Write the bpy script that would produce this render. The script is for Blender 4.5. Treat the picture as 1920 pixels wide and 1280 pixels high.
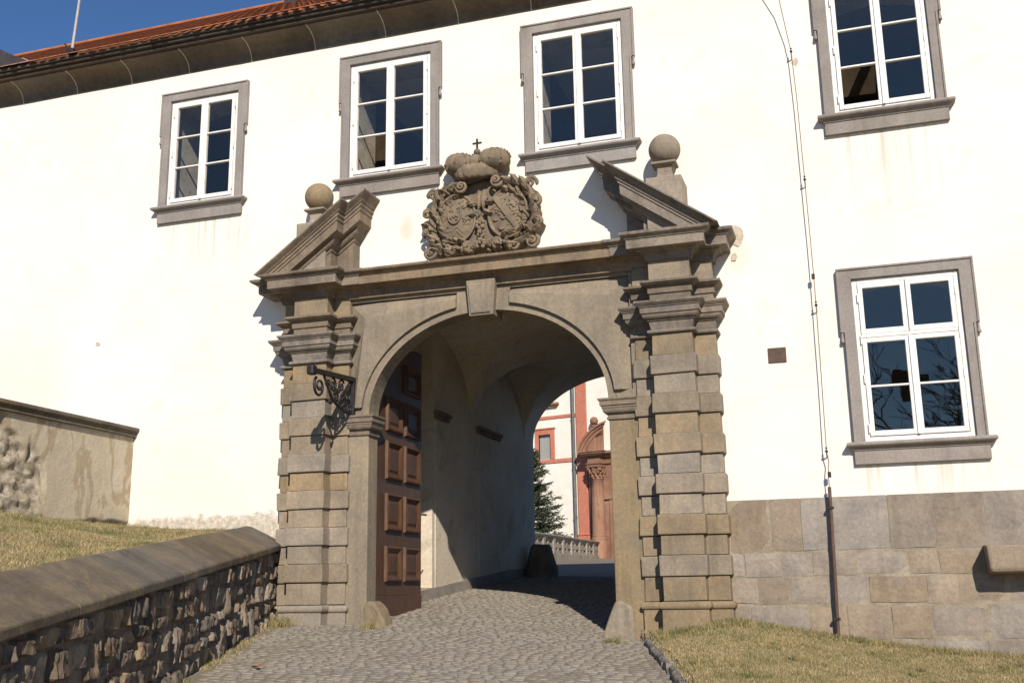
import bpy, bmesh, math, random
import numpy as np
from mathutils import Vector, Matrix, noise as mnoise

for o in list(bpy.data.objects):
    bpy.data.objects.remove(o, do_unlink=True)
SC = bpy.context.scene
COL = SC.collection
R = math.radians
random.seed(7)
RNG = np.random.default_rng(7)

# ------------------------------------------------------------------ camera
cam_d = bpy.data.cameras.new('camera')
cam = bpy.data.objects.new('camera', cam_d)
COL.objects.link(cam)
cam_d.sensor_width = 36.0
cam_d.lens = 1.998 / 1.92 * 36.0
cam_d.clip_start = 0.05
cam_d.clip_end = 3000
yaw, pitch, roll = R(-17.75), R(13.03), R(-0.90)
fw = Vector((math.sin(yaw) * math.cos(pitch), math.cos(yaw) * math.cos(pitch), math.sin(pitch)))
rt = Vector((math.cos(yaw), -math.sin(yaw), 0))
up = rt.cross(fw)
rt2 = rt * math.cos(roll) + up * math.sin(roll)
up2 = -rt * math.sin(roll) + up * math.cos(roll)
m3 = Matrix((rt2, up2, -fw)).transposed()
cam.matrix_world = Matrix.Translation((0, -12, 0)) @ m3.to_4x4()
SC.camera = cam

# ------------------------------------------------------------------ sky, sun, exposure
SUN_AZ, SUN_EL = 25.0, 33.0          # degrees right of the facade's normal, above the horizon
to_sun = Vector((math.sin(R(SUN_AZ)) * math.cos(R(SUN_EL)), -math.cos(R(SUN_AZ)) * math.cos(R(SUN_EL)), math.sin(R(SUN_EL))))
world = bpy.data.worlds.new('World')
SC.world = world
world.use_nodes = True
wn = world.node_tree
wn.nodes.clear()
wo = wn.nodes.new('ShaderNodeOutputWorld')
wb = wn.nodes.new('ShaderNodeBackground')
ws = wn.nodes.new('ShaderNodeTexSky')
ws.sky_type = 'NISHITA'
ws.sun_disc = False
ws.sun_elevation = R(SUN_EL)
ws.sun_rotation = R(180 - SUN_AZ)
ws.altitude = 800
ws.air_density = 1.0
ws.dust_density = 0.0
ws.ozone_density = 9.0
wb.inputs['Strength'].default_value = 0.088
wn.links.new(ws.outputs[0], wb.inputs['Color'])
wn.links.new(wb.outputs[0], wo.inputs['Surface'])
sun_d = bpy.data.lights.new('sun', 'SUN')
sun = bpy.data.objects.new('sun', sun_d)
COL.objects.link(sun)
sun_d.energy = 4.6
sun_d.angle = R(0.53)
sun_d.color = (1.0, 0.915, 0.80)
sun.rotation_euler = to_sun.to_track_quat('Z', 'Y').to_euler()
sun.location = (10, -30, 25)
SC.view_settings.view_transform = 'Standard'
SC.view_settings.look = 'None'
SC.view_settings.gamma = 1
SC.view_settings.use_curve_mapping = False
SC.view_settings.exposure = 0.35

# ------------------------------------------------------------------ materials
def new_mat(name):
    m = bpy.data.materials.new(name)
    m.use_nodes = True
    nt = m.node_tree
    b = nt.nodes['Principled BSDF']
    return m, nt, b

def N(nt, typ, **kw):
    n = nt.nodes.new(typ)
    for k, v in kw.items():
        if k in n.inputs.keys() if hasattr(n.inputs, 'keys') else False:
            n.inputs[k].default_value = v
        else:
            setattr(n, k, v)
    return n

def noise_node(nt, pos, scale, detail=4, rough=0.55, dist=0.0):
    n = nt.nodes.new('ShaderNodeTexNoise')
    n.inputs['Scale'].default_value = scale
    n.inputs['Detail'].default_value = detail
    n.inputs['Roughness'].default_value = rough
    n.inputs['Distortion'].default_value = dist
    nt.links.new(pos, n.inputs['Vector'])
    return n.outputs['Fac']

def ramp(nt, fac, stops):
    r = nt.nodes.new('ShaderNodeValToRGB')
    el = r.color_ramp.elements
    while len(el) < len(stops):
        el.new(0.5)
    for e, (p, c) in zip(el, stops):
        e.position = p
        e.color = (c[0], c[1], c[2], 1) if not isinstance(c, (int, float)) else (c, c, c, 1)
    nt.links.new(fac, r.inputs['Fac'])
    return r.outputs['Color']

def mixc(nt, fac, a, b, mode='MIX'):
    n = nt.nodes.new('ShaderNodeMix')
    n.data_type = 'RGBA'
    n.blend_type = mode
    for sock, v in ((n.inputs[0], fac), (n.inputs[6], a), (n.inputs[7], b)):
        if isinstance(v, (int, float)):
            sock.default_value = v
        elif isinstance(v, tuple):
            sock.default_value = (v[0], v[1], v[2], 1)
        else:
            nt.links.new(v, sock)
    return n.outputs[2]

def mathn(nt, op, a, b=None, clamp=False):
    n = nt.nodes.new('ShaderNodeMath')
    n.operation = op
    n.use_clamp = clamp
    for i, v in enumerate((a, b)):
        if v is None:
            continue
        if isinstance(v, (int, float)):
            n.inputs[i].default_value = v
        else:
            nt.links.new(v, n.inputs[i])
    return n.outputs[0]

def mapr(nt, v, a, b, c=0.0, d=1.0):
    n = nt.nodes.new('ShaderNodeMapRange')
    n.inputs[1].default_value = a
    n.inputs[2].default_value = b
    n.inputs[3].default_value = c
    n.inputs[4].default_value = d
    nt.links.new(v, n.inputs[0])
    return n.outputs[0]

def position(nt, stretch=None):
    g = nt.nodes.new('ShaderNodeNewGeometry')
    p = g.outputs['Position']
    if stretch:
        mp = nt.nodes.new('ShaderNodeMapping')
        mp.inputs['Scale'].default_value = stretch
        nt.links.new(p, mp.inputs['Vector'])
        return mp.outputs['Vector']
    return p

def sepxyz(nt, p):
    s = nt.nodes.new('ShaderNodeSeparateXYZ')
    nt.links.new(p, s.inputs[0])
    return s.outputs

def bump(nt, bsdf, h, strength, dist=0.02):
    b = nt.nodes.new('ShaderNodeBump')
    b.inputs['Strength'].default_value = strength
    b.inputs['Distance'].default_value = dist
    nt.links.new(h, b.inputs['Height'])
    nt.links.new(b.outputs['Normal'], bsdf.inputs['Normal'])

def rough_mat(name, cols, scale=1.5, fine=30.0, bump_s=0.4, bump_d=0.01, rough=0.85, rnd=0.0, stain=None, streak=0.0, stretch=None, spec=0.25):
    """cols: three colours across a large noise; stain: colour of blotches; rnd: per-object lightness spread."""
    m, nt, b = new_mat(name)
    p = position(nt, stretch)
    n1 = noise_node(nt, p, scale, 6, 0.6, 0.4)
    c = ramp(nt, n1, [(0.32, cols[0]), (0.5, cols[1]), (0.68, cols[2])])
    n2 = noise_node(nt, p, fine, 5, 0.65)
    c = mixc(nt, 0.55, c, ramp(nt, n2, [(0.3, 0.35), (0.5, 0.5), (0.72, 0.68)]), 'OVERLAY')
    if stain is not None:
        n3 = noise_node(nt, p, scale * 2.3, 8, 0.7, 0.8)
        c = mixc(nt, mapr(nt, n3, 0.54, 0.68, 0.0, 0.75), c, stain)
    if streak:
        ps = position(nt, (9.0, 9.0, 0.7))
        n4 = noise_node(nt, ps, 1.0, 5, 0.6)
        c = mixc(nt, mapr(nt, n4, 0.5, 0.75, 0.0, streak), c, mixc(nt, 1.0, c, (0.42, 0.40, 0.38), 'MULTIPLY'))
    if rnd:
        oi = nt.nodes.new('ShaderNodeObjectInfo')
        v = mapr(nt, oi.outputs['Random'], 0, 1, 1 - rnd, 1 + rnd)
        hs = nt.nodes.new('ShaderNodeHueSaturation')
        nt.links.new(c, hs.inputs['Color'])
        nt.links.new(v, hs.inputs['Value'])
        mm = mathn(nt, 'MULTIPLY', oi.outputs['Random'], 7.31)
        fr = mathn(nt, 'FRACT', mm)
        nt.links.new(mapr(nt, fr, 0, 1, 0.65, 1.2), hs.inputs['Saturation'])
        c = hs.outputs['Color']
    nt.links.new(c, b.inputs['Base Color'])
    b.inputs['Roughness'].default_value = rough
    b.inputs['Specular IOR Level'].default_value = spec
    h = mathn(nt, 'ADD', mathn(nt, 'MULTIPLY', n2, 0.6), noise_node(nt, p, fine * 0.28, 6, 0.7))
    bump(nt, b, h, bump_s, bump_d)
    return m

M = {}
M['stone'] = rough_mat('portal_sandstone', [(0.172, 0.139, 0.099), (0.232, 0.183, 0.122), (0.292, 0.222, 0.136)], 1.0, 26, 0.45, 0.012, 0.9, rnd=0.04, stain=(0.185, 0.158, 0.124), streak=0.4)
M['block'] = rough_mat('block_sandstone', [(0.190, 0.152, 0.106), (0.245, 0.193, 0.131), (0.296, 0.228, 0.150)], 2.2, 30, 0.5, 0.012, 0.9, rnd=0.11, stain=(0.190, 0.160, 0.126), streak=0.35)
M['cornice'] = rough_mat('weathered_cornice_stone', [(0.146, 0.114, 0.087), (0.201, 0.158, 0.114), (0.251, 0.194, 0.135)], 1.6, 24, 0.5, 0.014, 0.92, rnd=0.08, stain=(0.115, 0.105, 0.095), streak=0.6)
M['carved'] = rough_mat('carved_stone', [(0.135, 0.107, 0.078), (0.195, 0.150, 0.103), (0.255, 0.190, 0.120)], 6, 45, 0.7, 0.012, 0.92, stain=(0.12, 0.108, 0.09))
M['surround'] = rough_mat('grey_window_stone', [(0.218, 0.191, 0.170), (0.255, 0.225, 0.202), (0.292, 0.258, 0.232)], 2.0, 40, 0.3, 0.006, 0.85, rnd=0.05, stain=(0.215, 0.19, 0.17), streak=0.3)
M['plinth'] = rough_mat('plinth_ashlar', [(0.198, 0.161, 0.129), (0.259, 0.209, 0.159), (0.308, 0.247, 0.182)], 1.9, 28, 0.6, 0.014, 0.9, rnd=0.09, stain=(0.27, 0.235, 0.19), streak=0.25)
M['mortar'] = rough_mat('lime_mortar', [(0.215, 0.18, 0.13), (0.27, 0.225, 0.165), (0.34, 0.29, 0.22)], 4, 40, 0.7, 0.015, 0.95)
M['darkmortar'] = rough_mat('dirty_joint', [(0.10, 0.08, 0.062), (0.145, 0.115, 0.088), (0.19, 0.155, 0.118)], 6, 40, 0.7, 0.015, 0.95)
M['rubble'] = rough_mat('rubble_stone', [(0.125, 0.097, 0.073), (0.20, 0.155, 0.112), (0.30, 0.235, 0.16)], 5.0, 34, 1.0, 0.03, 0.9, rnd=0.30, stain=(0.085, 0.06, 0.045), stretch=(1, 1, 0.45))
M['coping'] = rough_mat('coping_stone', [(0.085, 0.069, 0.054), (0.125, 0.10, 0.074), (0.17, 0.136, 0.088)], 3.0, 30, 0.5, 0.012, 0.92, rnd=0.12, stain=(0.13, 0.105, 0.05), streak=0.0)
def lichen(m):
    nt = m.node_tree
    b = nt.nodes['Principled BSDF']
    src = b.inputs['Base Color'].links[0].from_socket
    p = position(nt)
    n1 = noise_node(nt, p, 7.0, 8, 0.75, 0.8)
    n2 = noise_node(nt, p, 1.1, 3, 0.5)
    c = mixc(nt, mathn(nt, 'MULTIPLY', mapr(nt, n1, 0.52, 0.62, 0, .8), mapr(nt, n2, 0.42, 0.6)), src, (0.20, 0.16, 0.072))
    n3 = noise_node(nt, p, 24.0, 6, 0.7)
    c = mixc(nt, mapr(nt, n3, 0.62, 0.70, 0, .7), c, (0.30, 0.275, 0.22))
    nt.links.new(c, b.inputs['Base Color'])
lichen(M['coping'])
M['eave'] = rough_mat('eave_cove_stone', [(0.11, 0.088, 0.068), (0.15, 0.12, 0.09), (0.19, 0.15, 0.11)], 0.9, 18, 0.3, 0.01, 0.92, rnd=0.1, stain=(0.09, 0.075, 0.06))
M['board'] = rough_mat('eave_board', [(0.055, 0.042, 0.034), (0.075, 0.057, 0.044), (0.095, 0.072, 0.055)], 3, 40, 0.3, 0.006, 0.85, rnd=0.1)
M['cobble'] = rough_mat('cobble_stone', [(0.165, 0.146, 0.122), (0.205, 0.182, 0.15), (0.245, 0.216, 0.174)], 7, 60, 0.6, 0.008, 0.85, rnd=0.16)
M['kerb'] = rough_mat('kerb_stone', [(0.16, 0.145, 0.125), (0.22, 0.20, 0.17), (0.27, 0.24, 0.20)], 5, 40, 0.6, 0.01, 0.9, rnd=0.15)
M['passage'] = rough_mat('passage_plaster', [(0.50, 0.43, 0.335), (0.56, 0.49, 0.39), (0.62, 0.55, 0.45)], 0.9, 20, 0.3, 0.01, 0.92, stain=(0.36, 0.31, 0.24))
M['passage_base'] = rough_mat('passage_base_plaster', [(0.2, 0.18, 0.155), (0.25, 0.22, 0.19), (0.31, 0.27, 0.23)], 2.5, 30, 0.5, 0.01, 0.92, stain=(0.17, 0.15, 0.13))
M['room'] = rough_mat('room_plaster', [(0.26, 0.22, 0.19), (0.30, 0.26, 0.225), (0.34, 0.30, 0.26)], 1, 20, 0.2, 0.01, 0.9)
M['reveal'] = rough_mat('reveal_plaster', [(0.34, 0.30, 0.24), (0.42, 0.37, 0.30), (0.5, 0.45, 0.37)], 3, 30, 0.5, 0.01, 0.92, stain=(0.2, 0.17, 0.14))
M['iron'] = rough_mat('wrought_iron', [(0.012, 0.010, 0.010), (0.018, 0.015, 0.015), (0.03, 0.024, 0.022)], 12, 80, 0.4, 0.003, 0.55, spec=0.4)
M['rust'] = rough_mat('brown_painted_metal', [(0.075, 0.046, 0.036), (0.095, 0.058, 0.044), (0.115, 0.072, 0.055)], 6, 60, 0.2, 0.002, 0.6)
M['wire'] = rough_mat('conductor_wire', [(0.16, 0.10, 0.045), (0.20, 0.13, 0.06), (0.24, 0.16, 0.08)], 8, 60, 0.1, 0.001, 0.6)
M['zinc'] = rough_mat('zinc_rod', [(0.3, 0.28, 0.27), (0.36, 0.34, 0.33), (0.42, 0.4, 0.38)], 8, 60, 0.1, 0.001, 0.5)
M['greymetal'] = rough_mat('grey_drainpipe', [(0.10, 0.10, 0.09), (0.13, 0.13, 0.12), (0.16, 0.16, 0.14)], 3, 30, 0.1, 0.002, 0.6)
M['tile'] = rough_mat('red_clay_tile', [(0.29, 0.115, 0.062), (0.37, 0.155, 0.082), (0.43, 0.20, 0.11)], 3, 30, 0.4, 0.008, 0.85, rnd=0.2, stain=(0.18, 0.10, 0.07))
M['slate'] = rough_mat('dark_sheet_roof', [(0.03, 0.028, 0.03), (0.042, 0.038, 0.04), (0.055, 0.05, 0.05)], 2, 20, 0.2, 0.004, 0.7)
M['redpaint'] = rough_mat('red_render', [(0.42, 0.15, 0.098), (0.47, 0.175, 0.115), (0.51, 0.20, 0.135)], 0.5, 8, 0.2, 0.01, 0.9, stain=(0.40, 0.14, 0.09))
M['redstone'] = rough_mat('red_sandstone', [(0.20, 0.105, 0.068), (0.27, 0.145, 0.092), (0.32, 0.19, 0.122)], 0.8, 12, 0.5, 0.02, 0.9, stain=(0.19, 0.10, 0.065), streak=0.5)
M['churchwall'] = rough_mat('church_white_render', [(0.74, 0.69, 0.60), (0.76, 0.71, 0.62), (0.78, 0.73, 0.64)], 0.4, 1.5, 0.15, 0.01, 0.9)
M['greystone'] = rough_mat('balustrade_stone', [(0.22, 0.19, 0.15), (0.29, 0.25, 0.20), (0.36, 0.31, 0.25)], 1.2, 16, 0.4, 0.01, 0.9, stain=(0.16, 0.14, 0.115))
M['white'] = rough_mat('white_window_paint', [(0.66, 0.64, 0.60), (0.74, 0.72, 0.68), (0.79, 0.77, 0.73)], 6, 70, 0.15, 0.002, 0.5, stain=(0.62, 0.58, 0.5), spec=0.4)
M['earth'] = rough_mat('bare_earth', [(0.15, 0.125, 0.095), (0.19, 0.16, 0.12), (0.225, 0.19, 0.145)], 3, 40, 0.8, 0.02, 0.95)
M['bark'] = rough_mat('bark', [(0.045, 0.036, 0.03), (0.065, 0.052, 0.042), (0.085, 0.07, 0.055)], 5, 30, 0.6, 0.01, 0.9)
M['leaf'] = rough_mat('fallen_leaf', [(0.26, 0.09, 0.04), (0.3, 0.11, 0.05), (0.36, 0.14, 0.06)], 10, 60, 0.2, 0.002, 0.8)
M['crack'] = rough_mat('fallen_plaster', [(0.46, 0.38, 0.29), (0.54, 0.46, 0.36), (0.62, 0.54, 0.43)], 6, 40, 0.8, 0.02, 0.95)

# white facade plaster with faint dirt, runs below the sills and a worn foot
def facade_mat():
    m, nt, b = new_mat('white_facade_plaster')
    p = position(nt)
    x, y, z = sepxyz(nt, p)
    n1 = noise_node(nt, p, 0.55, 7, 0.62, 0.3)
    c = ramp(nt, n1, [(0.3, (0.705, 0.655, 0.58)), (0.5, (0.75, 0.705, 0.635)), (0.7, (0.785, 0.74, 0.67))])
    n2 = noise_node(nt, p, 3.1, 8, 0.7, 0.6)
    c = mixc(nt, mapr(nt, n2, 0.57, 0.80, 0, 0.55), c, (0.54, 0.465, 0.36))
    # runs of dirt under the sills of the right-hand windows and near the left window
    ps = position(nt, (14.0, 1.0, 0.35))
    n3 = noise_node(nt, ps, 1.0, 6, 0.65)
    def band(xa, xb, zt, ln):
        bx = mathn(nt, 'MULTIPLY', mapr(nt, x, xa - .1, xa + .15), mapr(nt, x, xb - .15, xb + .1, 1.0, 0.0))
        bz = mathn(nt, 'MULTIPLY', mapr(nt, z, zt - ln, zt - .02), mapr(nt, z, zt, zt + .05, 1.0, 0.0))
        return mathn(nt, 'MULTIPLY', bx, bz)
    w = mathn(nt, 'ADD', mathn(nt, 'ADD', band(-.05, 1.35, 5.0, 1.3), band(-9.0, -7.5, 5.0, .8)), band(0.0, 1.3, 1.2, .5))
    w = mathn(nt, 'MULTIPLY', w, mapr(nt, n3, 0.50, 0.68))
    c = mixc(nt, mathn(nt, 'MULTIPLY', w, 0.62), c, (0.38, 0.32, 0.245))
    # worn plaster along the foot on the left
    nz = noise_node(nt, p, 5.5, 8, 0.7, 0.5)
    zz = mathn(nt, 'ADD', z, mathn(nt, 'MULTIPLY', nz, -0.42))
    foot = mathn(nt, 'MULTIPLY', mapr(nt, zz, 0.70, 0.76, 1.0, 0.0), mapr(nt, x, -6.7, -6.6, 1.0, 0.0))
    c = mixc(nt, mathn(nt, 'MULTIPLY', foot, 0.85), c, ramp(nt, noise_node(nt, p, 14, 6, 0.7), [(0.35, (0.30, 0.255, 0.19)), (0.5, (0.46, 0.40, 0.31)), (0.65, (0.66, 0.60, 0.5))]))
    def blotch(cx_, cz_, rx, rz):
        dx2 = mathn(nt, 'POWER', mathn(nt, 'DIVIDE', mathn(nt, 'SUBTRACT', x, cx_), rx), 2.0)
        dz2 = mathn(nt, 'POWER', mathn(nt, 'DIVIDE', mathn(nt, 'SUBTRACT', z, cz_), rz), 2.0)
        d_ = mathn(nt, 'ADD', mathn(nt, 'ADD', dx2, dz2), mathn(nt, 'MULTIPLY', n2, 1.6))
        return mapr(nt, d_, 0.9, 1.6, 1.0, 0.0)
    for (cx_, cz_, rx, rz, am) in ((-5.24, 4.52, .13, .22, .42), (-11.2, 3.0, 1.2, .9, .2), (-9.6, 1.35, .35, .8, .2), (-1.1, 3.7, .2, .3, .25)):
        c = mixc(nt, mathn(nt, 'MULTIPLY', blotch(cx_, cz_, rx, rz), am), c, (0.47, 0.39, 0.28))
    nt.links.new(c, b.inputs['Base Color'])
    b.inputs['Roughness'].default_value = 0.9
    b.inputs['Specular IOR Level'].default_value = 0.2
    h = mathn(nt, 'ADD', noise_node(nt, p, 2.2, 5, 0.55), mathn(nt, 'MULTIPLY', noise_node(nt, p, 38, 5, 0.65), 0.22))
    h = mathn(nt, 'ADD', h, mathn(nt, 'MULTIPLY', mathn(nt, 'MULTIPLY', foot, nz), -2.0))
    bump(nt, b, h, 0.35, 0.02)
    return m
M['facade'] = facade_mat()

def gardenwall_mat():
    m, nt, b = new_mat('stained_garden_wall_plaster')
    p = position(nt)
    n1 = noise_node(nt, position(nt, (1, 1.7, 0.8)), 1.5, 5, 0.55, 0.3)
    c = ramp(nt, n1, [(0.38, (0.42, 0.36, 0.265)), (0.50, (0.46, 0.40, 0.295)), (0.525, (0.36, 0.295, 0.20)), (0.58, (0.34, 0.275, 0.185)), (0.61, (0.45, 0.39, 0.295)), (0.75, (0.49, 0.43, 0.34))])
    at = nt.nodes.new('ShaderNodeAttribute')
    at.attribute_name = 'rough'
    n2 = noise_node(nt, p, 13, 8, 0.75, 0.5)
    stone = ramp(nt, n2, [(0.36, (0.16, 0.13, 0.095)), (0.47, (0.32, 0.265, 0.185)), (0.6, (0.46, 0.41, 0.33))])
    c = mixc(nt, at.outputs['Fac'], c, stone)
    c = mixc(nt, 0.4, c, ramp(nt, noise_node(nt, p, 30, 5, 0.65), [(0.3, 0.35), (0.5, 0.5), (0.7, 0.66)]), 'OVERLAY')
    nt.links.new(c, b.inputs['Base Color'])
    b.inputs['Roughness'].default_value = 0.93
    b.inputs['Specular IOR Level'].default_value = 0.2
    bump(nt, b, mathn(nt, 'ADD', noise_node(nt, p, 6, 5, 0.6), mathn(nt, 'MULTIPLY', n2, at.outputs['Fac'])), 0.5, 0.03)
    return m
M['gardenwall'] = gardenwall_mat()

def wood_mat():
    m, nt, b = new_mat('brown_door_wood')
    p = position(nt, (1, 12, 1.2))
    n = noise_node(nt, p, 3.0, 7, 0.6, 0.8)
    c = ramp(nt, n, [(0.3, (0.052, 0.026, 0.014)), (0.5, (0.083, 0.041, 0.021)), (0.7, (0.116, 0.059, 0.030))])
    nt.links.new(c, b.inputs['Base Color'])
    b.inputs['Roughness'].default_value = 0.5
    b.inputs['Specular IOR Level'].default_value = 0.35
    bump(nt, b, n, 0.2, 0.003)
    return m
M['wood'] = wood_mat()

def glass_mat():
    m, nt, b = new_mat('window_glass')
    nt.nodes.remove(b)
    out = nt.nodes['Material Output']
    tr = nt.nodes.new('ShaderNodeBsdfTransparent')
    tr.inputs['Color'].default_value = (0.86, 0.88, 0.88, 1)
    gl = nt.nodes.new('ShaderNodeBsdfGlossy')
    gl.inputs['Roughness'].default_value = 0.012
    gl.inputs['Color'].default_value = (1.0, 0.83, 0.66, 1)
    lw_ = nt.nodes.new('ShaderNodeLayerWeight')      # same reflectance from both sides of the pane
    lw_.inputs['Blend'].default_value = 0.5
    fr_ = mathn(nt, 'ADD', mathn(nt, 'MULTIPLY', mathn(nt, 'POWER', lw_.outputs['Facing'], 5.0), 0.9), 0.135)
    p = position(nt)
    bp = nt.nodes.new('ShaderNodeBump')
    bp.inputs['Strength'].default_value = 0.14
    bp.inputs['Distance'].default_value = 0.01
    nt.links.new(noise_node(nt, p, 2.0, 2, 0.5), bp.inputs['Height'])
    nt.links.new(bp.outputs[0], gl.inputs['Normal'])
    mx = nt.nodes.new('ShaderNodeMixShader')
    nt.links.new(fr_, mx.inputs[0])
    nt.links.new(tr.outputs[0], mx.inputs[1])
    nt.links.new(gl.outputs[0], mx.inputs[2])
    nt.links.new(mx.outputs[0], out.inputs['Surface'])
    return m
M['glass'] = glass_mat()

def grass_mat(name, dry, green, bias):
    m, nt, b = new_mat(name)
    p = position(nt)
    n = noise_node(nt, p, 1.9, 6, 0.65, 0.5)
    at = nt.nodes.new('ShaderNodeAttribute')
    at.attribute_name = 'rnd'
    f = mathn(nt, 'ADD', mapr(nt, n, 0.35, 0.68), mathn(nt, 'MULTIPLY', mathn(nt, 'SUBTRACT', at.outputs['Fac'], 0.5), 0.9))
    f = mathn(nt, 'ADD', f, bias, True)
    c = mixc(nt, f, dry, green)
    c = mixc(nt, 0.6, c, ramp(nt, mathn(nt, 'FRACT', mathn(nt, 'MULTIPLY', at.outputs['Fac'], 17.3)), [(0.0, 0.3), (1.0, 0.7)]), 'OVERLAY')
    nt.links.new(c, b.inputs['Base Color'])
    b.inputs['Roughness'].default_value = 0.75
    b.inputs['Specular IOR Level'].default_value = 0.2
    return m
M['grass'] = grass_mat('dry_grass', (0.37, 0.285, 0.155), (0.12, 0.135, 0.045), -0.12)
M['greengrass'] = grass_mat('green_grass', (0.32, 0.255, 0.12), (0.12, 0.135, 0.05), -0.05)
M['turf'] = rough_mat('turf_soil', [(0.17, 0.13, 0.065), (0.25, 0.19, 0.095), (0.29, 0.225, 0.12)], 3, 50, 0.8, 0.02, 0.95, stain=(0.1, 0.10, 0.035))
def needle_mat():
    m, nt, b = new_mat('fir_needles')
    at = nt.nodes.new('ShaderNodeAttribute')
    at.attribute_name = 'rnd'
    c = ramp(nt, at.outputs['Fac'], [(0.0, (0.022, 0.034, 0.016)), (0.6, (0.045, 0.062, 0.028)), (1.0, (0.09, 0.10, 0.045))])
    nt.links.new(c, b.inputs['Base Color'])
    b.inputs['Roughness'].default_value = 0.7
    return m
M['needles'] = needle_mat()

# ------------------------------------------------------------------ helpers
WO = {}                      # world origin of every object made here

def link(o, parent, origin):
    COL.objects.link(o)
    WO[o.name] = Vector(origin)
    if parent is not None:
        o.parent = parent
        o.location = Vector(origin) - WO[parent.name]
    else:
        o.location = origin
    return o

def tag(o, label=None, cat=None, group=None, kind=None):
    if label: o['label'] = label
    if cat: o['category'] = cat
    if group: o['group'] = group
    if kind: o['kind'] = kind
    return o

def thing(name, loc, label, cat, group=None):
    e = bpy.data.objects.new(name, None)
    e.empty_display_size = 0.2
    link(e, None, loc)
    return tag(e, label, cat, group)

def arc(x0, y0, x1, y1, n, kind):
    """points of a quarter curve from (x0,y0) to (x1,y1), both ends left out of the start; kind: cove / ovolo / cyma"""
    pts = []
    for i in range(1, n + 1):
        t = i / n
        if kind == 'ovolo':      # bulges toward increasing x first
            a, b = math.sin(t * math.pi / 2), 1 - math.cos(t * math.pi / 2)
        elif kind == 'cove':
            a, b = 1 - math.cos(t * math.pi / 2), math.sin(t * math.pi / 2)
        else:
            a, b = (1 - math.cos(t * math.pi)) / 2, t
        pts.append((x0 + (x1 - x0) * b, y0 + (y1 - y0) * a))
    return pts

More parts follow.
